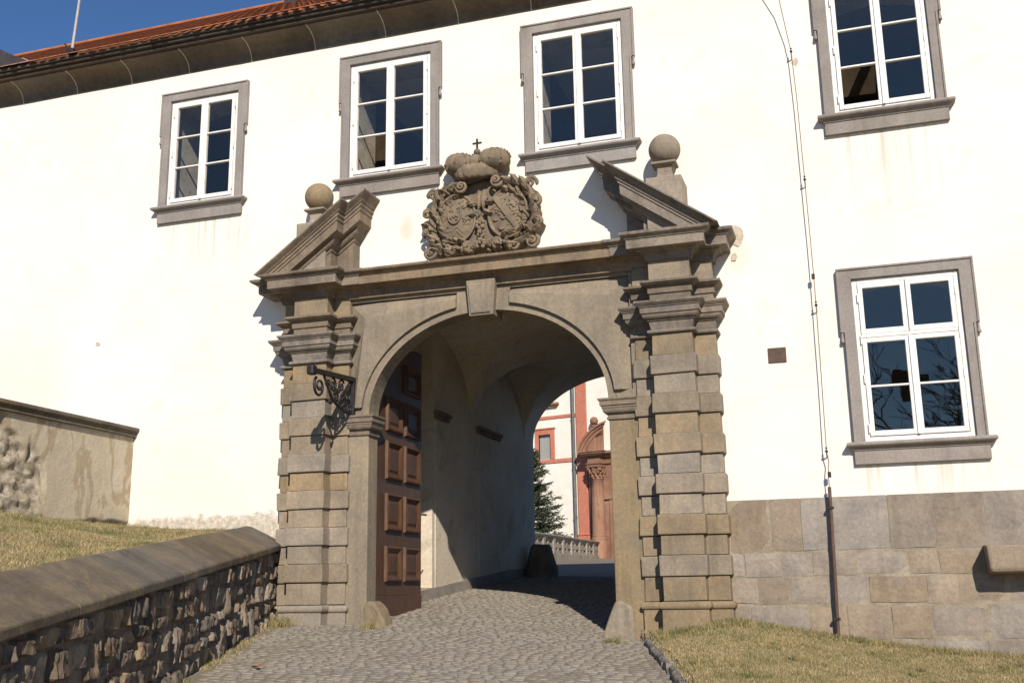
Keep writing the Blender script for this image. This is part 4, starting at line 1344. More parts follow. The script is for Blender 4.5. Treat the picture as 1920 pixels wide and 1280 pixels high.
# drapery and flowers between the shields
for s in (-1, 1):
    leaf_shape(MB(), (CCX + s * .035, 4.86), -math.pi / 2 - s * .12, .28, .045, -.16, -.05, s * .3).build('drapery', 'carved', crest, wob=.006, wobs=14)
    leaf_shape(MB(), (CCX + s * .03, 4.60), -math.pi / 2 + s * .5, .16, .03, -.18, -.05, s * 1.2).build('acanthus_leaf', 'carved', crest, wob=.006, wobs=14)
    leaf_shape(MB(), (CCX + s * .04, 4.70), -math.pi / 2 + s * .9, .15, .028, -.18, -.05, s * 1.0).build('acanthus_leaf', 'carved', crest, wob=.006, wobs=14)
rl = random.Random(5)
for (fx, fz, fr_) in ((CCX, 4.39, .075), (CCX + .01, 4.27, .06), (CCX + .0, 4.14, .08), (CCX, 4.50, .05)):
    m = MB()
    m.ball((fx, -.23, fz), fr_ * .3, 8, 6)
    for i in range(7):
        t = 2 * math.pi * i / 7 + rl.random()
        m.ball((fx + fr_ * .62 * math.cos(t), -.205, fz + fr_ * .62 * math.sin(t)), fr_ * .38, 8, 6, (1, .7, 1))
    m.build('flower', 'carved', crest, wob=.006, wobs=20)
# crown
KX = -4.215
m = MB()
rs = []
for z, a, b in ((4.962, .29, .26), (4.968, .32, .30), (4.99, .335, .315), (5.03, .35, .32), (5.075, .365, .32), (5.105, .372, .315), (5.118, .355, .295), (5.118, .32, .26), (5.0, .26, .19)):
    rs.append([(KX + a * math.cos(t), -.03 - b * math.sin(t), z + .05 * math.cos(t) ** 2 + (.03 * abs(math.cos(2.0 * t)) if 5.1 < z else 0)) for t in np.linspace(0, math.pi, 41)])
m.rings(rs, False, False, False, True)
crown = m.build('crown', 'carved', crest, wob=.020, wobs=40)
for (lx, lr) in ((-4.445, .185), (-3.985, .195)):
    m = MB().ball((lx, -.165, 5.21), lr, 24, 14, (1.06, 1.0, .80))
    m.build('crown_cap', 'carved', crown, wob=.006, wobs=12)
    for i in range(13):
        t = math.pi * (0.06 + .88 * i / 12)
        MB().ball((lx + lr * 1.09 * math.cos(t), -.165, 5.21 + lr * .84 * math.sin(t)), .020, 8, 6).build('pearl', 'carved', crown)
for (lx, lr) in ((-4.445, .185), (-3.985, .195)):
    for da in (-.75, 0.0, .75):
        pts = [(lx + lr * 1.07 * math.sin(da) * math.cos(e_), -.165 - lr * 1.015 * math.cos(da) * math.cos(e_), 5.21 + lr * .81 * math.sin(e_)) for e_ in np.linspace(-.2, 1.45, 9)]
        MB().tube(pts, .011, 5).build('crown_rib', 'carved', crown)
MB().ball((-4.215, -.18, 5.20), .12, 14, 10, (.8, 1, 1)).build('crown_cap', 'carved', crown, wob=.008, wobs=14)
for (ax, aw) in ((-4.45, .13), (-4.0, .14)):
    pts = [(ax + aw * math.cos(t), -.335 + .06 * abs(math.cos(t)), 5.12 + .06 * math.sin(t)) for t in np.linspace(.15, math.pi - .15, 10)]
    MB().tube(pts, .022, 6).build('crown_arch', 'carved', crown, wob=.004, wobs=20)
MB().ball((-4.222, -.13, 5.375), .046, 14, 10).build('orb', 'carved', crown)
m = MB()
m.box(-4.235, -4.211, -.14, -.12, 5.41, 5.555).box(-4.284, -4.162, -.139, -.121, 5.485, 5.508)
m.build('cross', 'iron', crown, 0.002)

# ------------------------------------------------------------------ wrought iron bracket
BRX, BRZ = -5.90, 2.50
def brx(p): return (p[0] + .03, p[1], p[2] + .02 + .07 * (p[1] + .7))
br = thing('lantern_bracket', (BRX, -.2, 2.1), 'black wrought iron scroll bracket jutting out from the left pilaster', 'bracket')
m = MB(brx)
m.box(BRX - .03, BRX + .03, -1.22, YB + .02, 2.475, 2.51).box(BRX - .022, BRX + .022, -1.20, YB + .02, 2.51, 2.535)
arm = m.build('arm', 'iron', br, 0.004)
MB(brx).box(BRX - .045, BRX + .045, -1.30, -1.19, 2.445, 2.56).build('end_knob', 'iron', br, 0.02, 2)
MB(brx).box(BRX - .028, BRX + .028, YB - .03, YB + .03, 2.06, 2.53).build('wall_bar', 'iron', br, 0.006)
def yz_spiral(cy, cz, r, turns, st, sg, th):
    pts, rad = [], []
    n = int(18 * turns)
    for i in range(n + 1):
        t = i / n
        a = st + sg * t * turns * 2 * math.pi
        rr = r * (1 - .78 * t)
        pts.append((BRX, cy + rr * math.cos(a), cz + rr * math.sin(a)))
        rad.append(th * (1 - .3 * t))
    mm = MB(brx).tube(pts, rad, 6)
    mm.ball((BRX, pts[-1][1], pts[-1][2]), th * 1.7, 8, 6)
    return mm
for args in ((-1.06, 2.33, .13, 1.5, 2.2, 1, .017), (-.72, 2.38, .085, 1.4, 1.6, -1, .014), (-.50, 2.39, .08, 1.4, 0.6, 1, .014), (-.62, 2.24, .08, 1.4, -1.2, -1, .014), (-.36, 2.27, .09, 1.5, 1.9, 1, .015), (-.85, 2.40, .055, 1.3, 3.0, 1, .012), (-.30, 2.42, .055, 1.3, 2.0, -1, .012), (-.29, 2.13, .065, 1.4, 1.0, -1, .013), (-.78, 2.17, .04, 1.2, 0, 1, .011)):
    yz_spiral(*args).build('scroll', 'iron', br)
m = MB(brx)
m.tube([(BRX, -.95, 2.47), (BRX, -.84, 2.34), (BRX, -.74, 2.22), (BRX, -.55, 2.13), (BRX, -.38, 2.09), (BRX, -.22, 2.06)], [.014, .018, .02, .02, .018, .016], 6).build('brace', 'iron', br)
for (y, z) in ((-.46, 2.30), (-.56, 2.33), (-.42, 2.17), (-.66, 2.30), (-.34, 2.35), (-.50, 2.22)):
    m = MB(brx)
    m.ball((BRX, y, z), .042, 8, 6, (.45, 1, .8))
    m.ball((BRX, y + .03, z + .03), .028, 8, 6, (.5, 1, 1))
    m.ball((BRX, y - .03, z - .02), .026, 8, 6, (.5, 1, 1))
    m.build('iron_leaf', 'iron', br, wob=.012, wobs=24)

# ------------------------------------------------------------------ lightning conductor
lc = thing('lightning_conductor', (-.30, -.1, -.6), 'thin brown lightning conductor wire running down the white wall beside the windows', 'lightning conductor')
path = [(-.60, -.42, 7.62), (-.47, -.3, 7.1), (-.40, -.17, 6.72), (-.345, -.10, 6.3), (-.315, -.10, 6.08), (-.295, -.095, 5.5), (-.28, -.10, 4.5), (-.272, -.095, 3.8), (-.268, -.10, 3.35), (-.268, -.10, 3.0), (-.275, -.095, 2.2), (-.285, -.10, 1.38), (-.27, -.092, 1.28), (-.285, -.10, 1.15), (-.285, -.10, .95)]
MB().tube(path, .0055, 6).build('wire', 'wire', lc)
for (x, z) in ((-.315, 6.08), (-.28, 4.48), (-.268, 3.0), (-.285, 1.38)):
    m = MB()
    m.tube([(x, .01, z - .06), (x, -.06, z - .03), (x, -.10, z)], .008, 6).ball((x, -.10, z), .017, 8, 6).ball((x, -.10, z + .035), .012, 8, 6)
    m.build('wire_holder', 'iron', lc)
for z in (3.33, 1.13):
    MB().box(-.292, -.256, -.115, -.085, z - .03, z + .03).build('clamp', 'iron', lc, 0.004)
MB().tube([(-.285, -.10, 1.0), (-.30, -.10, .2), (-.318, -.10, -.62)], .019, 10).build('guard_tube', 'rust', lc)
for (x, z) in ((-.29, .78), (-.315, -.36)):
    m = MB()
    m.box(x - .035, x + .035, -.128, -.072, z - .012, z + .012).tube([(x, -.09, z), (x - .01, .0, z - .02)], .009, 6)
    m.build('tube_clamp', 'iron', lc)

# vent cover, ledge, roof rod
v = MB().box(-.83, -.632, -.014, .02, 2.405, 2.575).build('vent_cover', 'rust', None, 0.003)
tag(v, 'small square brown metal vent cover set into the white wall', 'vent')
m = MB()
prof = [(-.32, .335), (-.32, .12), (-.30, .085), (-.24, .075), (-.1, .07), (0.02, .05), (0.02, .36), (-.30, .345)]
rs = []
for x, s in ((1.165, .96), (1.185, 1.0), (1.5, 1.0), (2.2, 1.0), (3.1, 1.0)):
    rs.append([(x + .02 * (z < .2) * (x < 1.2), y * s, .2 + (z - .2) * s) for y, z in prof])
m.rings(rs)
led = m.build('stone_ledge', 'plinth', None, 0.01, 2, wob=.008, wobs=6)
tag(led, 'rough stone ledge jutting out of the plinth at the right edge, casting shadow', 'ledge')
rod = thing('lightning_rod', (-10.5, -.30, 7.8), 'thin pale metal rod standing up from the tiled eave against the sky', 'rod')
MB().tube([(-10.5, -.30, 7.80), (-10.46, -.28, 8.6), (-10.43, -.27, 9.4)], [.022, .02, .016], 8).build('pole', 'zinc', rod)
MB().tube([(-10.5, -.30, 7.82), (-10.62, -.33, 7.95)], .012, 6).build('foot_stay', 'iron', rod)
MB().box(-10.56, -10.44, -.36, -.24, 7.77, 7.84).build('foot_plate', 'iron', rod, .004)

# neighbouring wing's dark roof, seen over the eave at the far left
nb = thing('roof_corner', (-11.8, -.4, 7.7), 'dark sheet metal roof corner of the adjoining wing at the top left eave', 'roof')
m = MB()
f0 = [(-11.0, 7.675), (-11.22, 7.735), (-11.64, 7.965), (-12.6, 8.5), (-14.0, 9.2), (-14.0, 7.675)]
rs = [[(x, -.42, z) for x, z in f0], [(x - .3, .6, z - .02) for i, (x, z) in enumerate(f0)], [(x - .3, 1.4, z - .04) for i, (x, z) in enumerate(f0)]]
m.rings(rs)
m.build('roof_sheet', 'slate', nb)
MB().tube([(-11.13, -.43, 7.69), (-11.2, -.43, 7.74), (-11.28, -.43, 7.78)], .008, 6).build('roof_seam', 'zinc', nb)

# ------------------------------------------------------------------ garden wall at the left
gw = thing('garden_wall', (-9.4, -3.0, .7), 'weathered beige plastered garden wall with stone coping and crumbling patches at far left', 'wall')
GWX = -9.2
def gw_top(Y): return 2.05 - 0.005 * Y
ysn, zsn = np.linspace(0.0, -8.0, 240), np.linspace(0, 1, 60)
rough = []
def gwp(u, w):
    Y = u
    zb = g_bank(GWX, Y) - .25
    z = zb + (gw_top(Y) + .02 - zb) * w
    n = nz(Y * 1.6, z * 1.6, 2.0) * .55 + nz(Y * 5, z * 5, 8.0) * .22
    # plaster fallen beyond Y<-1.75, and along the foot
    h = z - g_bank(GWX, Y)
    a = (-1.62 - Y) * 2.2 + n * 1.0 - max(0, h - .55) * 2.6 * (1 if Y < -1.9 else .45)
    b2 = (0.10 - h) * 6 + n * 1.2 - 0.25
    k = max(a, b2)
    k = min(1.0, max(0.0, k * 5))
    rough.append(k)
    dent = 0.045 * k + k * 0.05 * nz(Y * 7, z * 7, 4.0) + k * .02 * nz(Y * 22, z * 22, 1.0)
    return (GWX - dent + .004 * nz(Y * 2, z * 2, 0), Y, z)
pts = [gwp(u, w) for w in zsn for u in ysn]
nu, nv = len(ysn), len(zsn)
ff = [(j * nu + i, j * nu + i + 1, (j + 1) * nu + i + 1, (j + 1) * nu + i) for j in range(nv - 1) for i in range(nu - 1)]
quick_mesh('wall_face', pts, ff, 'gardenwall', gw, {'rough': rough}, smooth=True)
MB().box(GWX - .45, GWX - .12, -8.0, 0.0, .3, 2.06).build('wall_core', 'gardenwall', gw)
yy = 0.0
for yn in (-.83, -1.72, -2.7, -3.6, -4.6, -5.6, -6.6, -8.0):
    m = MB()
    y0, y1 = yn + .006, yy - .004
    pr = [(-.03, 0), (.05, .0), (.05, .012), (.035, .05), (.06, .062), (.085, .075), (.085, .12), (-.50, .15), (-.50, 0)]
    rs = [[(GWX + a, y, gw_top(y) + b) for a, b in pr] for y in (y1, y0)]
    m.rings(rs)
    m.build('coping_stone', 'coping', gw, 0.006, wob=.004, wobs=5)
    yy = yn

# ------------------------------------------------------------------ low rubble wall beside the road
lw = thing('low_stone_wall', (-6.0, -3.5, -.7), 'low dark rubble wall with sloping stone coping along the left of the road', 'wall')
def lw_xf(p):        # local (s along the wall toward the camera, out = toward the road, up)
    s, o, z = p
    Y = -0.10 - s * 0.946
    x = wall_x(-0.10) + s * 0.324
    return (x + o * 0.946, Y + o * 0.324, z)
LW = 9.2
def lw_y(s): return -0.10 - s * 0.946
m = MB(lw_xf)
n = 30
ss = np.linspace(-0.1, LW, n)
rs = []
for s in ss:
    zt = cop_z(lw_y(s))
    zb = g_road(wall_x(lw_y(s)), lw_y(s)) - .3
    rs.append([(s, -.014, zb), (s, -.014, zt + .02), (s, -.45, zt + .02), (s, -.45, zb)])
m.rings(rs)
core = m.build('wall_core', 'darkmortar', lw)
rl = random.Random(21)
nrow = 5
taken = []
for r in range(nrow):
    s = -0.12 + rl.uniform(0, .1)
    while s < LW - .3:
        w = rl.uniform(.11, .27) if rl.random() < .75 else rl.uniform(.05, .10)
        sm_ = s + w / 2
        if any(t0 < sm_ < t1 and tr == r for t0, t1, tr in taken):
            s += .04
            continue
        Y = lw_y(sm_)
        zt = cop_z(Y) - .005
        zb = g_road(wall_x(Y), Y) - .03
        hrow = (zt - zb) / nrow
        tall = r < nrow - 1 and rl.random() < .16
        wave = lambda k: .035 * math.sin(sm_ * 1.7 + k * 2.1) * (0 < k < nrow)
        z0 = zb + hrow * r + wave(r) + rl.uniform(-.014, .014)
        z1 = zb + hrow * (r + (2 if tall else 1)) + wave(r + (2 if tall else 1)) + rl.uniform(-.022, .010)
        if tall: taken.append((s - .02, s + w + .02, r + 1))
        pr = rl.uniform(-.004, .055)
        n = 8
        m = MB(lw_xf)
        pts = []
        seed = rl.uniform(0, 50)
        sk, sk2 = rl.uniform(-.18, .18), rl.uniform(-.12, .12)
        tp = rl.uniform(-.22, .22)
        tilt_u, tilt_v = rl.uniform(-.018, .018), rl.uniform(-.016, .016)
        for j in range(n):
            for i in range(n):
                u, v_ = i / (n - 1), j / (n - 1)
                uu, vv = 2 * u - 1, 2 * v_ - 1
                S = sm_ + uu * (w / 2 - .006) * (1 - tp * vv) + sk * vv * .03
                Z = (z0 + z1) / 2 + vv * ((z1 - z0) / 2 - .004) * (1 - .10 * abs(uu) ** 4) + sk2 * uu * .05
                S += .014 * nz(S, Z, seed + 9, 11); Z += .014 * nz(S, Z, seed + 19, 11)
                ed = min(1.0, (1 - max(abs(uu), abs(vv))) * 3.4)
                o = -.03 + (pr + .03) * ed ** .6
                o += ed * (tilt_u * uu + tilt_v * vv + .022 * nz(S * 2.2, Z * .7, seed, 8) + .016 * nz(S * 2, Z, seed, 21))
                pts.append((S, o, Z))
        fs = [(j * n + i, j * n + i + 1, (j + 1) * n + i + 1, (j + 1) * n + i) for j in range(n - 1) for i in range(n - 1)]
        m.add(pts, fs, rl.random() < .35)
        m.build('wall_stone', 'rubble', lw)
        s += w
s = -0.12
rl = random.Random(4)
while s < LW:
    ln = rl.uniform(1.05, 1.45)
    if s < 0: ln = .95
    e = min(LW, s + ln)
    m = MB(lw_xf)
    pr = [(.055, 0), (.06, .012), (.06, .065), (.045, .08), (-.36, .285), (-.40, .295), (-.45, .285), (-.60, .215), (-.62, .18), (-.62, -.1), (-.30, -.02)]
    rs = []
    for q in np.linspace(s + .009, e - .009, 7):
        dz_ = cop_z(lw_y(q)) + .004 * nz(q, 0, 0, 3)
        rs.append([(q, o + .004 * nz(q, o * 5, 2, 4), dz_ + z + .006 * nz(q, o * 6, 7, 4)) for o, z in pr])
    if s < 0:
        rs[0] = [(p[0], p[1], p[2]) for p in rs[0]]
    m.rings(rs)
    m.build('coping_stone', 'coping', lw, 0.006)
    s = e

# ------------------------------------------------------------------ grass bank and lawn
us_, vs_2 = np.linspace(0, 1, 50), np.arange(0.0, -9.01, -.15)
def bank_pt(u, Y):
    xb = bank_edge(Y) + .02
    x = xb + (-9.6 - xb) * u if Y > -9.5 else xb
    return (x, Y, g_bank(x, Y))
bank = grid_mesh('grass_bank', us_, vs_2, bank_pt, 'turf')
tag(bank, kind='structure')
us_2 = np.linspace(0, 1, 70)
def lawn_pt(u, Y):
    xk = kerb_x(Y) + .05
    x = xk + (9.0 - xk) * u ** 1.5
    return (x, Y, g_lawn(x, Y) + .012 * nz(x, Y, 0, 2.0))
lawn = grid_mesh('lawn', us_2, np.arange(0.02, -14.01, -.2), lawn_pt, 'turf')
tag(lawn, kind='structure')

def blades(name, pts, hmin, hmax, wid, mat, parent=None, lean=.9):
    n = len(pts)
    P = np.array(pts)
    a = RNG.uniform(0, 2 * np.pi, n)
    h = RNG.uniform(hmin, hmax, n)
    la = RNG.uniform(0, 2 * np.pi, n)
    ll = RNG.uniform(.2, lean, n) * h
    w = wid * RNG.uniform(.6, 1.3, n)
    dx_, dy_ = np.cos(a) * w, np.sin(a) * w
    V = np.zeros((n, 5, 3), dtype=np.float32)
    mx, my = np.cos(la) * ll, np.sin(la) * ll
    V[:, 0] = P - np.stack([dx_, dy_, 0 * h], 1)
    V[:, 1] = P + np.stack([dx_, dy_, 0 * h], 1)
    V[:, 2] = P + np.stack([dx_ * .7 + mx * .4, dy_ * .7 + my * .4, h * .6], 1)
    V[:, 3] = P + np.stack([-dx_ * .7 + mx * .4, -dy_ * .7 + my * .4, h * .6], 1)
    V[:, 4] = P + np.stack([mx, my, h * .95], 1)
    F = np.zeros((n, 3, 3), dtype=np.int32)
    k = np.arange(n)[:, None] * 5
    F[:, 0] = k + np.array([0, 1, 2]); F[:, 1] = k + np.array([0, 2, 3]); F[:, 2] = k + np.array([3, 2, 4])
    rnd = np.repeat(RNG.random(n), 5)
    o = quick_mesh(name, V.reshape(-1, 3), F.reshape(-1, 3), mat, parent, {'rnd': rnd})
    return o
pts = []
n_try = 0
while len(pts) < 120000:
    Y = -4.6 * random.random() ** 1.1
    x = kerb_x(Y) - .03 + random.random() * (3.2 - kerb_x(Y))
    if nz(x, Y, 3, 3.0) + .6 * nz(x, Y, 9, 9.0) < -.45 and random.random() < .8: continue
    pts.append((x, Y, g_lawn(x, Y) + .012 * nz(x, Y, 0, 2.0) - .004))
tag(blades('lawn_grass', pts, .007, .032, .0030, 'grass'), 'short dry yellowish lawn grass below the stone plinth on the right', 'grass', kind='stuff')
pts = []
while len(pts) < 70000:
    Y = -7.0 * random.random() ** 1.3
    xb = bank_edge(Y)
    x = xb - random.random() * (xb + 9.25)
    if nz(x, Y, 3, 3.0) + .6 * nz(x, Y, 9, 9.0) < -.45 and random.random() < .8: continue
    pts.append((x, Y, g_bank(x, Y) - .004))
tag(blades('bank_grass', pts, .012, .04, .003, 'grass'), 'dry tufted grass on the bank behind the low rubble wall', 'grass', kind='stuff')
def clumps(name, fn, gfn, n, lab):
    pts = []
    for _ in range(n):
        cx_, cy_ = fn()
        k_ = random.randint(15, 70)
        sp = random.uniform(.015, .06)
        for __ in range(k_):
            x, y = cx_ + random.gauss(0, sp), cy_ + random.gauss(0, sp)
            pts.append((x, y, gfn(x, y) - .004))
    tag(blades(name, pts, .02, .075, .0026, 'greengrass', None, 1.2), lab, 'grass', kind='stuff')
def _lawn_spot():
    Y = -4.4 * random.random() - .05
    return (kerb_x(Y) + .05 + random.random() ** 1.2 * (3.0 - kerb_x(Y)), Y)
def _bank_spot():
    Y = -6.0 * random.random() ** 1.3 - .05
    xb = bank_edge(Y)
    return (xb - .05 - random.random() * (xb + 9.2), Y)
clumps('lawn_clumps', _lawn_spot, g_lawn, 240, 'taller green grass clumps scattered over the dry lawn at right')
clumps('bank_clumps', _bank_spot, g_bank, 170, 'taller green grass clumps scattered over the bank at left')
# greener fringe along the foot of the plinth
pts = []
for i in range(7000):
    x = random.uniform(-2.15, 3.0)
    yb = -0.46 if x < -1.35 else -.03
    Y = yb - abs(random.gauss(0, .10))
    if nz(x, 0, 1, 2.5) < -.15 and random.random() < .7: continue
    pts.append((x, Y, g_lawn(x, Y) - .005))
for i in range(500):
    x = -1.42 + random.gauss(0, .12); Y = -.25 + random.gauss(0, .08)
    pts.append((x, Y, g_lawn(x, Y)))
tag(blades('fringe_grass', pts, .03, .085, .0028, 'greengrass'), 'greener grass fringe along the foot of the stone plinth', 'grass', kind='stuff')

def tuft(x, Y, z, n, spread, h, label, mat='greengrass'):
    pts = [(x + random.gauss(0, spread), Y + random.gauss(0, spread * .6), z - .02) for _ in range(n)]
    o = blades('grass_tuft', pts, h * .5, h, .003, mat, None, 0.8)
    tag(o, label, 'grass tuft', 'grass tufts at the gateway foot', 'stuff')
tuft(-6.62, -.62, g_road(-6.62, -.62), 420, .13, .19, 'green grass tuft at the corner between rubble wall and left pilaster')
tuft(-5.50, -.42, g_road(-5.5, -.42), 160, .06, .13, 'small grass tuft at the foot of the left jamb')
tuft(-2.62, -.48, g_road(-2.62, -.48), 160, .06, .13, 'small grass tuft at the foot of the right jamb')
# dead grass and dust along the rubble wall's foot
pts = []
for i in range(2600):
    s = random.uniform(0.4, 4.6)
    o = abs(random.gauss(.02, .07))
    p = lw_xf((s, o, 0))
    if nz(s, 0, 4, 2.2) < -.05: continue
    pts.append((p[0], p[1], g_road(p[0], p[1]) - .005))
tag(blades('wall_foot_grass', pts, .015, .05, .003, 'grass'), 'withered grass along the foot of the rubble wall', 'grass', kind='stuff')

# kerb stones between road and lawn
kerb = MB()
ys = [-0.42]
rl = random.Random(9)
kerb_t = MB().box(kerb_x(-6) - .02, kerb_x(-6) + .02, -9.0, -6.0, -1.6, g_road(kerb_x(-6), -7.5)).build('kerb', 'kerb')
tag(kerb_t, kind='structure')
Y = -0.46
while Y > -6.0:
    ln = rl.uniform(.28, .55) if Y > -1.0 else rl.uniform(.10, .26)
    m = MB()
    y1 = Y - ln + .01
    out = rl.uniform(-.015, .015)
    hh = rl.uniform(.05, .115)
    rs = []
    for yy in (Y, (Y + y1) / 2, y1):
        xk = kerb_x(yy) + out
        zr = g_road(xk, yy)
        rs.append([(xk - .045, yy, zr - .15), (xk - .04, yy, zr + hh - .02), (xk - .02, yy, zr + hh), (xk + .06, yy, zr + hh + .005), (xk + .075, yy, zr - .15)])
    m.rings(rs)
    m.build('kerb_stone', 'kerb', kerb_t, 0.012, 2, wob=.028, wobs=9)
    Y -= ln

# fallen leaf on the cobbles
m = MB()
lx, ly = -5.28, -3.2
lz = g_road(lx, ly) + .03
m.add([(lx - .06, ly, lz), (lx - .02, ly - .025, lz + .012), (lx + .04, ly - .018, lz + .004), (lx + .07, ly + .005, lz + .018), (lx + .02, ly + .03, lz + .02), (lx - .03, ly + .02, lz + .006), (lx, ly, lz - .004)], [(0, 1, 6), (1, 2, 6), (2, 3, 6), (3, 4, 6), (4, 5, 6), (5, 0, 6)])
tag(m.build('fallen_leaf', 'leaf'), 'small curled reddish brown leaf lying on the cobbles', 'leaf')

# plaster fallen off beside the right end of the portal cornice
def flake(pts, name, lab):
    m = MB()
    n = len(pts)
    rs = [[(x, 0.03, z) for x, z in pts], [(x, -.0085, z) for x, z in pts]]
    m.rings(rs)
    return m.build(name, 'crack', bld, wob=.006, wobs=14)
flake([(-1.30, 3.93), (-1.08, 3.80), (-1.035, 3.84), (-1.01, 3.93), (-1.02, 4.00), (-1.07, 4.055), (-1.15, 4.065), (-1.26, 4.03)], 'plaster_scar', None)
flake([(-1.17, 3.64), (-1.12, 3.63), (-1.095, 3.68), (-1.11, 3.73), (-1.16, 3.71)], 'plaster_scar', None)
flake([(-9.93, 3.385), (-9.88, 3.37), (-9.85, 3.39), (-9.87, 3.42), (-9.92, 3.425)], 'plaster_scar', None)
flake([(-.33, 5.98), (-.27, 5.93), (-.24, 6.0), (-.27, 6.05)], 'plaster_scar', None)

# guard stone inside the passage by the far arch
m = MB()
gx, gy = -5.72, 7.45
zb = g_road(gx, gy) - .1
rs = []
for z, a, b in ((0, .34, .30), (.25, .31, .27), (.5, .24, .22), (.66, .19, .18), (.70, .15, .14)):
    rs.append([(gx + a * math.cos(t), gy + b * math.sin(t), zb + z) for t in np.linspace(0, 2 * math.pi, 13)[:-1]])
m.rings(rs, True, True, True, True)
tag(m.build('guard_stone', 'cornice', None, wob=.03, wobs=3), 'dark squat guard stone at the far left end of the shaded passage', 'guard stone')

# ------------------------------------------------------------------ church across the courtyard
TH = R(15)
P0 = (-15.904, 50.0)
def ch(p):            # local (along, out toward camera, up)
    s, o, z = p
    return (P0[0] + s * math.cos(TH) - o * math.sin(TH), P0[1] - s * math.sin(TH) - o * math.cos(TH), z)
church = thing('church', (P0[0], P0[1], 1.4), 'white church front with red pilaster and bands seen through the gate', 'church')
m = MB(ch)
# white wall with a window opening
def rectwall(mb, s0, s1, z0, z1, o, holes):
    xs = sorted(set([s0, s1] + [q for h in holes for q in h[:2]])); zs = sorted(set([z0, z1] + [q for h in holes for q in h[2:]]))
    for a, b in zip(xs[:-1], xs[1:]):
        for c, d in zip(zs[:-1], zs[1:]):
            if any(h[0] < (a + b) / 2 < h[1] and h[2] < (c + d) / 2 < h[3] for h in holes): continue
            mb.add([(a, o, c), (b, o, c), (b, o, d), (a, o, d)], [(0, 1, 2, 3)])
rectwall(m, -14, 12, 0.5, 16, 0.0, [(-2.62, -1.76, 7.62, 9.14)])
m.add([(-14, 0, 16), (12, 0, 16), (12, -10, 16), (-14, -10, 16), (-14, -10, .5), (12, -10, .5), (-14, 0, .5), (12, 0, .5)], [(0, 1, 2, 3), (3, 2, 5, 4), (0, 3, 4, 6), (1, 7, 5, 2)])
m.build('wall', 'churchwall', church)
for (s0, s1, z0, z1, o) in ((-12, 0.11, 10.07, 10.27, .05), (-12, .11, 7.37, 7.60, .06)):
    MB(ch).box(s0, s1, -.02, o, z0, z1).build('red_band', 'redpaint', church, .01)
MB(ch).box(.12, .80, -.02, .14, 1.2, 16).build('red_pilaster', 'redpaint', church, .01)
MB(ch).stack(.10, .82, -.10, .02, [(1.0, 0), (1.1, 0)]).build('pilaster_footing', 'redpaint', church)
MB(ch).box(.06, .86, -.01, .22, 1.2, 2.95).build('pilaster_base', 'redpaint', church, .02)
MB(ch).box(.03, .89, -.01, .25, 2.96, 3.06).build('base_moulding', 'redpaint', church, .02)
m = MB(ch)
m.box(-2.86, -2.62, -.02, .07, 7.60, 9.46).box(-1.76, -1.47, -.02, .07, 7.60, 9.46).box(-2.62, -1.76, -.02, .07, 9.14, 9.46).box(-2.92, -1.40, -.02, .12, 9.462, 9.55)
cw = m.build('window', 'redpaint', church, .01)
m = MB(ch); m.add([(-2.62, -.12, 7.6), (-1.76, -.12, 7.6), (-1.76, -.12, 9.14), (-2.62, -.12, 9.14)], [(0, 1, 2, 3)])
def pale_pane():
    m_, nt, b = new_mat('pale_church_pane')
    p = position(nt)
    nt.links.new(ramp(nt, noise_node(nt, p, .6, 3), [(0.3, (.26, .26, .235)), (.7, (.34, .335, .30))]), b.inputs['Base Color'])
    b.inputs['Roughness'].default_value = .25
    return m_
M['palepane'] = pale_pane()
m.build('pane', 'palepane', cw)
m = MB(ch); m.box(-2.2, -1.1, -.02, .25, 10.9, 11.05).box(-2.1, -1.2, -.02, .15, 10.78, 10.9)
m.build('upper_window_sill', 'redstone', church, .01)
pipe = MB(ch).tube([(-.07, .16, 15.9), (-.07, .16, 1.6)], .10, 8).build('drainpipe', 'greymetal', church)
for z in (4, 7, 10, 13):
    MB(ch).tube([(-.07, .16, z), (-.07, .16, z + .08)], .125, 8).build('pipe_collar', 'greymetal', pipe)
